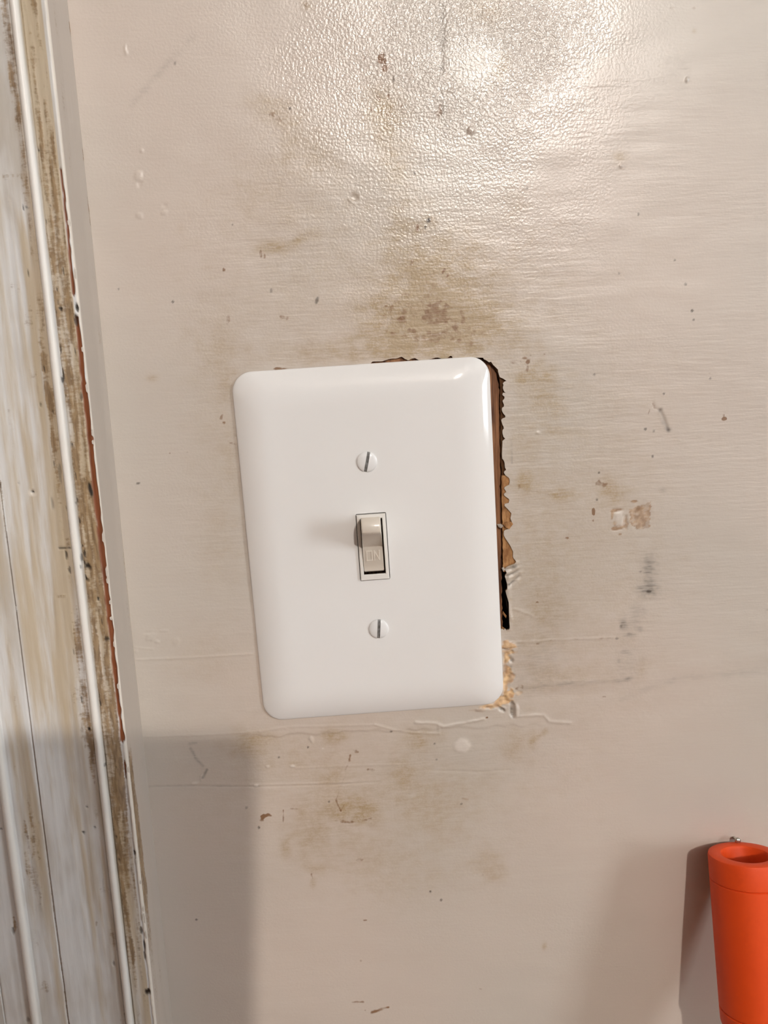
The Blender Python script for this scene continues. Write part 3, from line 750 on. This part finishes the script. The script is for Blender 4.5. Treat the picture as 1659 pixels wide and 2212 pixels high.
flap('paint_flake', [(46.1, -11.1, -0.2), (46.8, -10.6, 0.1), (47.2, -11.8, 0.2), (46.6, -12.4, 0.0)], M_WHITE)
flap('paint_flake', [(46.4, -27.5, -1.2), (47.6, -29.2, -0.6), (47.4, -30.2, -0.7), (46.2, -28.6, -1.4)], M_PAPER)
flap('paint_flake', [(45.6, -33.0, -0.9), (47.2, -34.2, -0.5), (47.9, -37.2, -0.3), (46.4, -37.4, -0.6), (45.5, -35.0, -1.0)], M_PAPER)

# ================================================================ DOOR CASING
TX = -88.4       # inner edge of the casing
def build_trim():
    prof = []
    def seg(a, b, step):
        n = max(1, int(round(math.hypot(b[0] - a[0], b[1] - a[1]) / step)))
        for k in range(n): prof.append((a[0] + (b[0] - a[0]) * k / n, a[1] + (b[1] - a[1]) * k / n))
    def bead(c, hw, o0, top):
        for k in range(13):
            a = math.pi * k / 12
            prof.append((c + hw * math.cos(a) * -1, o0 + (top - o0) * math.sin(a) ** 0.8 if 0 < k < 12 else o0))
    # u measured to the left of the inner edge, o out of the wall
    seg((0, -0.5), (0, 18.2), 0.45)
    for k in range(5):
        a = math.pi / 2 * k / 5
        prof.append((0.8 - 0.8 * math.cos(a), 18.2 + 0.8 * math.sin(a)))
    seg((0.8, 19.0), (7.6, 18.8), 0.3)
    seg((7.6, 18.8), (7.9, 18.0), 0.3)
    bead(9.5, 1.5, 18.2, 20.4)
    seg((11.1, 18.0), (11.4, 18.5), 0.3)
    for k in range(52):
        u = 11.4 + k * 0.4
        prof.append((u, 18.5 - 0.75 * math.sin(math.pi * (u - 11.4) / 20.4)))
    seg((31.6, 18.4), (31.9, 18.1), 0.3); seg((31.9, 18.1), (32.4, 18.5), 0.3)
    seg((32.4, 18.5), (41.6, 18.7), 0.4)
    bead(43.4, 1.7, 18.5, 20.6)
    half = [p for p in prof if p[0] < 43.4]
    prof = half + [(43.4, 20.6)] + [(86.8 - u, o) for u, o in reversed(half)]
    P = np.array(prof)
    vz = np.concatenate([np.arange(-Z0, -0.245, 0.12), np.arange(-0.24, 0.212, 0.0006), np.arange(0.22, 0.93, 0.1)])
    v = vz * 1000
    nu, nv = len(P), len(v)
    sh = (nv, nu)
    U = np.broadcast_to(P[:, 0], sh).copy(); O = np.broadcast_to(P[:, 1], sh).copy()
    V = np.broadcast_to(v[:, None], sh)
    arc = np.concatenate([[0], np.cumsum(np.hypot(*np.diff(P, axis=0).T))])
    front = (np.arange(nu) >= 42)[None, :] & np.ones(sh, bool)
    side = ~front
    f1 = field(sh, 40, 3, 31); f2 = field(sh, 9, 2.5, 32); f3 = field(sh, 90, 8, 33); f4 = field(sh, 3.5, 2.2, 34); f5 = field(sh, 160, 12, 35)
    A = {k: np.zeros(sh) for k in ('tan', 'brown', 'red', 'dark', 'white', 'clean', 'side')}
    g = lambda u0, w: np.exp(-((U - u0) / w) ** 2)
    band = lambda a, b, s=0.35: sstep(a - s, a + s, U) * (1 - sstep(b - s, b + s, U))
    # how worn the outer strip is along the height (worst in the middle of the view)
    wear = sstep(-190, -90, V) * (0.45 + 0.55 * (1 - sstep(70, 150, V)))
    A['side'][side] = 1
    A['brown'] += front * band(1.9, 7.9) * np.clip(0.04 + 0.62 * wear + 0.14 * f1 + 0.14 * f2, 0, 1)
    A['tan'] += front * band(1.6, 8.1) * np.clip(0.75 + 0.2 * f3, 0, 1)
    A['tan'] += front * sstep(10.8, 11.4, U) * (1 - sstep(12.5, 18.5, U + 1.6 * f5 + 0.5 * f1)) * np.clip(0.42 + 0.35 * wear + 0.3 * f5 + 0.12 * f1, 0, 1)
    A['brown'] += front * band(11.2, 14.0, 0.7) * np.clip(0.12 + 0.35 * wear + 0.28 * f3 + 0.15 * f2 - 0.1, 0, 1)
    A['tan'] += front * band(15, 31, 2) * np.clip(0.12 + 0.45 * sstep(-75, -35, V) + 0.25 * f5 + 0.14 * f1, 0, 0.85)
    A['tan'] += front * band(32.6, 40.5, 1.5) * np.clip(0.45 + 0.3 * f3, 0, 1)
    A['brown'] += front * band(31.3, 32.3, 0.25) * np.clip(0.14 + 0.2 * f3, 0, 0.7)
    A['brown'] += front * band(35, 39.5, 1.2) * np.clip(0.0 + 0.35 * f3 + 0.14 * f2, 0, 1)
    A['clean'] += band(8.3, 10.9, 0.3) * np.clip(0.95 + 0.06 * f2, 0, 1) + band(41.9, 44.9, 0.3) * 0.9
    # chipped line of bare red wood along the arris, with a ragged white lip
    ch = 0.5 + 0.25 * np.clip(f1[:, :1], -1, 1)
    rl = 1.25 + 0.05 * f2[:, 40:41] + 0.05 * f4[:, 60:61]
    wdt = 0.78 + 0.10 * f3[:, 50:51] + 0.08 * f4[:, 70:71]
    along = (sstep(-78, -66, V) * (1 - sstep(128, 150, V)))[:, :1]
    gaps = sstep(-2.0, -1.6, f2[:, 80:81] + 0.6 * f3[:, 90:91] - 0.8 * sstep(80, 110, V[:, :1]))
    wdt = wdt * along * gaps * (0.4 + 0.6 * (1 - sstep(50, 110, V[:, :1])))
    red = front * (1 - sstep(0.75, 1.15, np.abs(U - rl) / np.clip(wdt, 0.02, 9))) * (wdt > 0.1)
    A['red'] += red
    O -= 0.55 * red
    A['white'] += front * (1 - sstep(0.3, 0.75, U + 0.12 * f4)) * (1 - red)
    # lower down the paint lip stands proud and the side behind its edge is painted brown for the shadowed gap
    low = 1 - sstep(-72, -58, V)
    lip = front * low * (1 - sstep(0.8, 1.2, U + 0.12 * f4 + 0.1 * f2))
    A['white'] = np.maximum(A['white'], lip); A['brown'] *= 1 - lip; O += 0.3 * lip
    A['brown'] += side * low * sstep(13.6, 15.0, O + 0.8 * f3 + 0.3 * f2) * (1 - sstep(17.6, 18.2, O)) * (1 - 0.6 * sstep(-110, -150, V)) * 0.8
    A['brown'] += side * (1 - sstep(0.5, 1.3, O)) * sstep(0.2, 0.9, f2) * sstep(95, 125, V) * 0.8
    # scattered chips and nicks
    def blob(arr, u, z, ru, rz, st=1.0, depth=0.0, soft=0.3):
        d = np.hypot((U - u) / ru, (V - z) / rz) + 0.25 * f4
        mk = (1 - sstep(1 - soft, 1 + soft, d)) * front
        arr[:] = 1 - (1 - arr) * (1 - st * mk)
        if depth: O[:] -= depth * mk
    for u, z, ru, rz, st in CHIPS:
        if 7.2 < u < 11.2: u, ru = 7.5, min(ru, 0.3)      # lodged in the quirk beside the bead
        blob(A['dark'], u, z, ru, rz, st, 0.3)
    for u, z, ru, rz, st in SMEARS:
        blob(A['brown'], u, z, ru, rz, st, 0, 0.6)
    blob(A['white'], 22.4, 26.4, 1.3, 1.2, 0.9); blob(A['dark'], 22.0, 26.9, 0.6, 0.55, 1, 0.9)
    r = np.random.default_rng(41)
    for k in range(34):
        z = r.uniform(-80, 120); u = r.choice([r.uniform(2, 7.6), r.uniform(7.4, 8.1), r.uniform(11.3, 15)])
        blob(A['dark'], u, z, r.uniform(0.1, 0.22), r.uniform(0.3, 1.3), r.uniform(0.4, 0.9), 0.15)
    # side face: caulk line at the wall, a few scuffs
    O2 = np.broadcast_to(P[:, 1], sh)
    A['brown'] += side * np.clip(f3 - 1.5, 0, 0.6) * 0.4
    A['tan'] += side * (1 - sstep(0.3, 1.0, O2)) * np.clip(0.1 + 0.15 * f3, 0, 0.4)
    O += front * (0.05 * f1 + 0.05 * f2 * (A['brown'] > 0.2) + 0.10 * field(sh, 120, 20, 37))
    U2 = U + side * 0.12 * f5
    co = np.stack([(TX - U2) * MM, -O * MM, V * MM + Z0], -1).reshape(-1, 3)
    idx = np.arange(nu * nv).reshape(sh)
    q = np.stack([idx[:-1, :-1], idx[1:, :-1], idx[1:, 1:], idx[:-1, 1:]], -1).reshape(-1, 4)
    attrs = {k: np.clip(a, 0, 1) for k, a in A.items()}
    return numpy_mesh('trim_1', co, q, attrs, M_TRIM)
CHIPS = [
 (5.78,84.51,0.62,0.49,1.00), (7.91,83.62,0.46,0.41,0.90), (0.74,84.44,0.46,1.32,1.00), (1.56,80.94,0.46,1.65,0.80), (2.95,27.30,0.93,2.64,1.00),
 (6.18,1.40,1.40,1.32,1.00), (7.26,2.71,0.78,0.83,0.90), (7.69,-2.64,0.78,0.66,0.90), (6.84,-3.32,0.62,0.49,0.60), (7.59,64.70,0.46,1.65,0.80),
 (7.79,71.92,0.46,1.32,0.70), (2.55,57.18,0.62,1.65,0.60), (7.19,41.85,0.46,0.49,0.80), (4.16,-9.83,0.46,0.66,0.90), (3.01,-23.94,0.62,0.83,0.90),
 (9.20,23.78,0.46,0.83,0.80), (8.46,16.82,0.46,0.83,0.80), (8.03,8.24,1.08,0.33,0.80), (7.08,5.85,0.31,1.32,0.90), (14.01,7.76,1.55,0.33,0.80),
 (13.33,5.69,0.46,1.49,0.80), (12.71,0.31,0.31,0.99,0.70), (12.52,-56.18,0.54,0.58,1.00), (7.44,-44.01,0.46,1.16,0.70), (7.90,-46.83,0.46,0.99,0.80),
 (18.79,-94.92,0.46,0.41,0.90), (14.38,-93.05,0.39,0.66,0.70), (16.28,-85.16,0.39,0.41,0.60), (7.13,-96.70,0.39,0.66,0.70), (1.09,-102.98,0.46,0.99,0.90),
 (-0.22,-104.68,0.31,0.66,0.50), (1.61,-158.53,0.78,1.32,1.00), (1.77,-133.90,0.46,1.49,0.80), (1.15,-139.56,0.39,2.31,0.90), (1.43,-144.25,0.31,1.65,0.70),
 (13.11,-147.26,0.31,0.66,0.50), (9.13,-101.95,0.62,0.83,0.50), (6.90,-105.68,0.46,0.66,0.60), (8.05,131.22,0.46,0.83,0.50), (8.32,131.23,0.31,0.49,0.50),
 (13.20,115.09,0.31,0.49,0.60), (16.05,54.86,0.31,0.66,0.50), (8.99,57.47,0.31,0.49,0.50), (12.29,32.30,0.46,2.64,0.40), (16.09,22.58,0.46,2.31,0.35),
 (47.48,-130.92,0.39,1.16,0.60), (46.59,-91.09,0.62,0.33,0.70), (46.49,-168.01,0.62,0.83,0.50), (26.30,29.94,0.15,0.17,0.30)]
SMEARS = [
 (17.41,64.41,1.40,3.63,0.35), (13.83,70.03,1.24,4.12,0.40), (12.87,56.91,1.24,4.12,0.50), (14.16,58.44,1.86,4.12,0.25), (16.97,124.51,2.48,0.83,0.40),
 (17.83,117.57,1.55,3.30,0.25), (16.94,-8.69,2.17,0.66,0.50), (14.75,-54.87,1.24,6.60,0.50), (11.72,-63.56,1.86,6.60,0.35), (38.27,-107.69,2.17,11.55,0.35),
 (35.93,-93.51,2.17,8.25,0.35), (46.49,-128.20,0.78,2.97,0.80), (38.96,-154.09,1.55,2.48,0.45), (18.07,-130.98,0.62,1.32,0.60), (40.28,-136.99,1.24,4.12,0.35),
 (13.84,-117.42,1.24,1.65,0.35), (21.05,91.62,1.55,4.95,0.20), (16.52,81.57,2.17,6.60,0.25), (25.96,47.19,0.93,6.60,0.25), (14.26,-43.12,2.48,4.95,0.35),
 (3.44,79.60,0.93,4.95,0.60), (5.48,63.88,0.93,3.30,0.60), (0.54,-95.68,0.93,6.60,0.40), (2.02,-77.96,1.55,13.20,0.40), (3.84,-104.43,1.24,9.90,0.30),
 (7.16,-81.14,0.62,3.30,0.40)]
trim = tag(build_trim(), kind='structure')
# flakes of paint lifting along the arris
r = np.random.default_rng(51)
for k in range(26):
    z = r.uniform(-150, 110)
    h = r.uniform(1.2, 4.5); w = r.uniform(0.25, 0.6); x = TX - r.uniform(0.0, 0.4)
    bm = bmesh.new()
    pts = [(x, z - h / 2), (x - w, z - h / 4), (x - w * r.uniform(.6, 1.2), z + h / 4), (x, z + h / 2), (x + 0.12, z)]
    o0 = 18.9; lift = r.uniform(0.15, 0.45)
    f = [bm.verts.new((a * MM, -(o0 + (lift if i in (1, 2) else 0.0)) * MM, b * MM + Z0)) for i, (a, b) in enumerate(pts)]
    g = [bm.verts.new((a * MM, -(o0 - 0.12 + (lift if i in (1, 2) else 0.0)) * MM, b * MM + Z0)) for i, (a, b) in enumerate(pts)]
    bm.faces.new(f); bm.faces.new(g[::-1])
    for i in range(5): bm.faces.new((f[i], g[i], g[(i + 1) % 5], f[(i + 1) % 5]))
    from_bm('paint_flake', bm, M_WHITE, trim)

# head and far casing, jamb and door slab beyond the picture's left edge
tag(box_obj('trim_2', (-1.162, -0.0884, -0.019, 0.0, 2.13, 2.217), M_DOOR, None, 0.003), kind='structure')
tag(box_obj('trim_3', (-1.162, -1.075, -0.019, 0.0, 0.0, 2.13), M_DOOR, None, 0.003), kind='structure')
door = empty('door_1', (0, 0, 0)); tag(door, kind='structure')
box_obj('jamb', (-0.1752, -0.150, 0.0, 0.09, 0.0, 2.13), M_DOOR, door)
box_obj('slab', (-1.07, -0.178, 0.03, 0.07, 0.01, 2.125), M_DOOR, door, 0.002)
for (z0, z1) in ((0.2, 0.95), (1.1, 1.95)):
    for (x0, x1) in ((-0.96, -0.66), (-0.58, -0.28)):
        box_obj('panel', (x0, x1, 0.022, 0.034, z0, z1), M_DOOR, door, 0.005)

# ================================================================ WALL PLATE
plate_root = empty('wall_plate', (0, 0, Z0))
plate_root.rotation_euler = (0, math.atan(0.022) * -1, 0)
tag(plate_root, 'white glossy plastic single switch plate screwed crooked to the stained wall', 'switch plate')
PW, PH = 88.9, 127.0
def rr(hx, hz, r, n=14):
    pts = []
    for cx, cz, a0 in ((hx - r, hz - r, 0), (-hx + r, hz - r, 90), (-hx + r, -hz + r, 180), (hx - r, -hz + r, 270)):
        for k in range(n + 1):
            a = math.radians(a0 + 90 * k / n)
            pts.append((cx + r * math.cos(a), cz + r * math.sin(a)))
    # extra points along the straight sides
    out = []
    for i, p in enumerate(pts):
        out.append(p)
        if i % (n + 1) == n:
            q = pts[(i + 1) % len(pts)]
            for k in range(1, 24): out.append((p[0] + (q[0] - p[0]) * k / 24, p[1] + (q[1] - p[1]) * k / 24))
    return out
def build_plate():
    bm = bmesh.new()
    rings = []
    lev = [(0.0, 0.1), (0.0, 0.55), (0.1, 0.8), (0.3, 1.0)]
    W = 13.0
    for k in range(1, 27):
        t = k / 26
        lev.append((0.3 + (W - 0.3) * t, 1.0 + 3.0 * (1 - (1 - t) ** 2.3)))
    for d, o in lev:
        rings.append([bm.verts.new((x * MM, -o * MM, z * MM)) for x, z in rr(PW / 2 - d, PH / 2 - d, max(7.0 - 0.1 * d, 5.0))])
    def hole(hx, hz, o):
        out = []
        for v in rings[-1]:
            x, z = v.co.x / MM, v.co.z / MM
            s = max(abs(x) / hx, abs(z) / hz)
            out.append(bm.verts.new((x / s * MM, -o * MM, z / s * MM)))
        return out
    rings.append(hole(12, 26, 4.0))
    rings.append(hole(5.42, 12.12, 4.0))
    rings.append(hole(5.28, 11.98, 3.7))
    rings.append(hole(5.25, 11.95, 1.5))
    n = len(rings[0])
    for a, b in zip(rings, rings[1:]):
        for k in range(n):
            bm.faces.new((a[k], a[(k + 1) % n], b[(k + 1) % n], b[k]))
    return from_bm('plate', bm, M_PLATE, plate_root, 30)
build_plate()

def build_screw(zc, slot_deg):
    """slotted oval head: two dome halves with a real slot between them"""
    R, s, depth = 3.55, 0.52, 0.75
    dome = lambda x, z: 4.0 + 0.15 + 0.95 * math.sqrt(max(0.0, 1 - (x * x + z * z) / (R * R * 1.04)))
    rot = Matrix.Translation((0, 0, zc * MM)) @ Matrix.Rotation(math.radians(slot_deg), 4, 'Y')
    bm = bmesh.new()
    N = 20
    for sg in (-1, 1):
        cols = []
        for i in range(15):
            t = i / 14
            x = s + (R - s) * math.sin(math.pi / 2 * t)
            hz = math.sqrt(max(R * R - x * x, 1e-6))
            cols.append([bm.verts.new((sg * x * MM, -dome(x, zz) * MM, zz * MM)) for zz in [hz * (-1 + 2 * k / N) for k in range(N + 1)]])
        for a, b in zip(cols, cols[1:]):
            for k in range(N): bm.faces.new((a[k], a[k + 1], b[k + 1], b[k]))
        # outer skirt down to the plate
        ring = [c[0] for c in cols] + [c[-1] for c in reversed(cols)]
        low = [bm.verts.new((v.co.x, -3.4 * MM, v.co.z)) for v in ring]
        for k in range(len(ring) - 1): bm.faces.new((ring[k], ring[k + 1], low[k + 1], low[k]))
    bmesh.ops.remove_doubles(bm, verts=bm.verts, dist=1e-7)
    bmesh.ops.transform(bm, matrix=rot, verts=bm.verts)
    sc = from_bm('screw', bm, M_SCREW, plate_root, 40)
    bm = bmesh.new()
    hz = math.sqrt(R * R - s * s)
    prev = None
    for k in range(N + 1):
        zz = hz * (-1 + 2 * k / N)
        fl = dome(s, zz) - depth * math.sqrt(max(0.02, 1 - (zz / hz) ** 2 * 0.8))
        row = [bm.verts.new((x * MM, -o * MM, zz * MM)) for x, o in ((-s, dome(s, zz)), (-s, fl), (s, fl), (s, dome(s, zz)))]
        if prev:
            for i in range(3): bm.faces.new((prev[i], prev[i + 1], row[i + 1], row[i]))
        prev = row
    bmesh.ops.transform(bm, matrix=rot, verts=bm.verts)
    from_bm('slot', bm, M_SLOT, sc)
build_screw(30.16, 14)
build_screw(-30.16, 6)

# ================================================================ TOGGLE SWITCH
sw = empty('toggle_switch', (0, 0, Z0))
sw.rotation_euler = plate_root.rotation_euler
tag(sw, 'off-white toggle switch flipped up to ON in the middle of the plate', 'light switch')
def build_frame():
    """rectangular collar with a sloping inner lip"""
    bm = bmesh.new()
    def ring(x0, x1, z0, z1, o): return [bm.verts.new((x * MM, -o * MM, z * MM)) for x, z in ((x0, z0), (x1, z0), (x1, z1), (x0, z1))]
    rs = [ring(-5.08, 5.08, -11.78, 11.78, 1.0), ring(-5.08, 5.08, -11.78, 11.78, 4.7), ring(-4.9, 4.9, -11.6, 11.6, 4.95),
          ring(-4.05, 4.05, -10.0, 10.5, 5.0), ring(-3.85, 3.85, -9.75, 10.2, 4.75), ring(-3.85, 3.85, -9.75, 10.2, 4.1)]
    for a, b in zip(rs, rs[1:]):
        for k in range(4): bm.faces.new((a[k], a[(k + 1) % 4], b[(k + 1) % 4], b[k]))
    return from_bm('frame', bm, M_FRAME, sw)
build_frame()
def build_lever():
    prof = [(-8.9, -2.0), (-8.95, 0.0), (-8.5, 0.6), (-5.9, 0.95), (-5.6, 1.25), (0.3, 1.65), (0.75, 1.95),
            (7.0, 12.8), (7.5, 13.7), (8.2, 14.1), (10.0, 14.0), (12.0, 13.0), (12.7, 11.8), (11.2, 4.4), (10.15, -2.0)]
    bm = bmesh.new()
    def half(z, o): return 3.55 - 0.026 * max(0, o)
    L = [bm.verts.new(((-half(z, o) - 0.17) * MM, -(o + 4.0) * MM, z * MM)) for z, o in prof]
    Rr = [bm.verts.new(((half(z, o) - 0.17) * MM, -(o + 4.0) * MM, z * MM)) for z, o in prof]
    n = len(prof)
    fl = bm.faces.new(L); fr = bm.faces.new(Rr[::-1])
    for k in range(n): bm.faces.new((L[k], Rr[k], Rr[(k + 1) % n], L[(k + 1) % n]))
    ed = [e for e in bm.edges if (e.verts[0] in L and e.verts[1] in L) or (e.verts[0] in Rr and e.verts[1] in Rr)]
    bmesh.ops.bevel(bm, geom=ed, offset=0.35 * MM, segments=3, profile=0.5, affect='EDGES')
    return from_bm('lever', bm, M_LEVER, sw, 40)
lever = build_lever()
def build_on():
    """raised moulded letters O N on the lever's lower face"""
    bm = bmesh.new()
    def face_o(z): return 4.0 + 1.25 + (z + 5.6) / 5.9 * 0.4
    def bar(x0, z0, x1, z1, t=0.42, up=0.16):
        dx, dz = x1 - x0, z1 - z0; L = math.hypot(dx, dz); nx_, nz_ = -dz / L * t / 2, dx / L * t / 2
        pts = [(x0 + nx_, z0 + nz_), (x0 - nx_, z0 - nz_), (x1 - nx_, z1 - nz_), (x1 + nx_, z1 + nz_)]
        f = [bm.verts.new((x * MM, -(face_o(z) + up) * MM, z * MM)) for x, z in pts]
        b = [bm.verts.new((x * MM, -(face_o(z) - 0.2) * MM, z * MM)) for x, z in pts]
        bm.faces.new(f)
        for i in range(4): bm.faces.new((f[i], b[i], b[(i + 1) % 4], f[(i + 1) % 4]))
    t, b_ = -1.1, -4.5
    bar(-2.4, b_ - .18, -2.4, t + .18); bar(-0.55, b_ - .18, -0.55, t + .18); bar(-2.19, t, -0.76, t); bar(-2.19, b_, -0.76, b_)
    bar(0.25, b_ - .18, 0.25, t + .18); bar(2.05, b_ - .18, 2.05, t + .18); bar(0.3, t, 2.0, b_, 0.40, 0.13)
    return tag(from_bm('lettering', bm, M_LEVER, lever), 'raised letters ON')
build_on()
box_obj('mechanism_box', (-0.0065, 0.0065, 0.003, 0.012, -0.02, 0.02), M_DARK, sw)

# ================================================================ ORANGE TUBE ON A NAIL
TILT = math.radians(13.5)
tube = empty('rubber_tube', (0.13175, -0.01415, Z0 - 0.1203))
tube.rotation_euler = (-TILT, 0, 0)      # top leans to the wall, foot stands off
tag(tube, 'orange rubber tube with open thick rim hanging on a nail, cut by the right edge', 'tube')
RO, RI = 13.0, 8.0
pr = [(RI, -60), (RI, -1.2), (RI + 0.5, -0.25), (RI + 1.2, 0), (RO - 0.9, 0), (RO - 0.25, -0.3), (RO, -1.1), (RO, -8.7), (RO - 0.18, -8.95), (RO - 0.45, -9.1), (RO - 0.18, -9.25), (RO, -9.5),
      (RO + 0.05, -30), (RO, -54.5), (RO - 0.2, -54.8), (RO - 0.6, -55.0), (RO - 0.2, -55.2), (RO, -55.5), (RO - 0.1, -60), (RO - 0.6, -61.5)]
lathe('sleeve', [(r * MM, h * MM) for r, h in pr], M_ORANGE, tube, 96, 28)
pr2 = [(RO - 0.7, -61.3), (RO - 1.6, -64), (RO - 2.2, -70), (RO - 2.2, -84), (RO - 3.0, -85), (RI, -85), (RI, -60)]
lathe('neck', [(r * MM, h * MM) for r, h in pr2], M_ORANGE, tube, 96, 28)
nail = empty('nail', (0.1342, 0, Z0 - 0.1228))
tag(nail, 'small bright nail in the wall holding the orange tube', 'nail')
to_room = Matrix.Rotation(math.radians(78), 4, 'X')
lathe('shank', [(0.0, -0.008), (0.00055, -0.006), (0.00055, 0.0030)], M_STEEL, nail, 16, True, to_room)
lathe('head', [(0.0, 0.0029), (0.0011, 0.0029), (0.0012, 0.0032), (0.0010, 0.0036), (0.0, 0.0038)], M_STEEL, nail, 20, True, to_room)

# ================================================================ THE ROOM AROUND
def plane_box(name, dims, mat): return tag(box_obj(name, dims, mat), kind='structure')
plane_box('floor', (-1.2, 2.4, -3.3, 0.0, -0.05, 0.0), M_FLOOR)
plane_box('shade_wall_left', (-1.25, -1.2, -3.3, -0.02, 0.0, 2.45), M_DIM)  # unseen dark wall, added to cut ambient light from the left
plane_box('ceiling', (-1.2, 2.4, -3.3, 0.0, 2.45, 2.5), M_CEIL)
wy0, wy1, wz0, wz1 = -1.96, -1.36, Z0 - 0.14, Z0 + 0.98
bm = bmesh.new()
for d in ((-3.3, wy0, 0, 2.45), (wy1, 0.0, 0, 2.45), (wy0, wy1, 0, wz0), (wy0, wy1, wz1, 2.45)):
    box(bm, 2.4, 2.45, d[0], d[1], d[2], d[3])
tag(from_bm('wall_right', bm, M_ROOM), kind='structure')
win = empty('window_1', (2.42, (wy0 + wy1) / 2, wz0)); tag(win, kind='structure')
hw, hh = (wy1 - wy0) / 2, wz1 - wz0
for nm, d in (('frame_side', (-0.02, 0.02, -hw, -hw + 0.03, 0, hh)), ('frame_side', (-0.02, 0.02, hw - 0.03, hw, 0, hh)),
              ('frame_rail', (-0.02, 0.02, -hw, hw, 0, 0.03)), ('frame_rail', (-0.02, 0.02, -hw, hw, hh - 0.03, hh)),
              ('mullion', (-0.015, 0.015, -0.03, 0.03, 0.03, hh - 0.03)), ('sill', (-0.06, 0.0, -hw - 0.04, hw + 0.04, -0.025, 0.0))):
    box_obj(nm, d, M_WHITE, win)

lamp = empty('pendant_lamp', LAMP_LOC)
tag(lamp, 'bare warm bulb hanging from the ceiling behind the viewer', 'lamp')
R_ = 0.03
lathe('bulb', [(R_ * math.sin(math.pi * k / 16), -R_ * math.cos(math.pi * k / 16)) for k in range(16)] + [(0.011, R_ + 0.004)],
      mat_emit('bulb_glow', LAMP_COLOR, LAMP_STRENGTH), lamp, 32)
lathe('socket', [(0.0, 0.034), (0.018, 0.034), (0.02, 0.04), (0.02, 0.075), (0.012, 0.085), (0.0, 0.085)], M_BLACK, lamp, 24)
lathe('cord', [(0.003, 0.08), (0.003, 2.45 - LAMP_LOC[2])], M_BLACK, lamp, 12)

# the phone the picture is taken with; its corner shades the lower left of the wall
ph = empty('mobile_phone'); tag(ph, 'dark mobile phone the picture is taken with', 'phone')
ph.matrix_world = Matrix.Translation(CAM_LOC) @ cam_rot.to_4x4()
def phone_body(name, x0, x1, y0, y1, z0, z1, r, mat):
    bm = bmesh.new()
    hx, hy = (x1 - x0) / 2, (y1 - y0) / 2
    pts = []
    for cx, cy, a0 in ((hx - r, hy - r, 0), (-hx + r, hy - r, 90), (-hx + r, -hy + r, 180), (hx - r, -hy + r, 270)):
        for k in range(9):
            a = math.radians(a0 + 90 * k / 8)
            pts.append((cx + r * math.cos(a) + (x0 + x1) / 2, cy + r * math.sin(a) + (y0 + y1) / 2))
    a = [bm.verts.new((x * MM, y * MM, z0 * MM)) for x, y in pts]
    b = [bm.verts.new((x * MM, y * MM, z1 * MM)) for x, y in pts]
    bm.faces.new(a); bm.faces.new(b[::-1])
    for k in range(len(pts)): bm.faces.new((a[k], a[(k + 1) % len(pts)], b[(k + 1) % len(pts)], b[k]))
    return from_bm(name, bm, mat, ph)
phone_body('case', -62, 21.5, -152, 9.0, 3.0, 11.5, 9, M_BLACK)
phone_body('lens_bump', -14, 14, -9.0, 6.5, 1.6, 3.0, 5, M_BLACK)
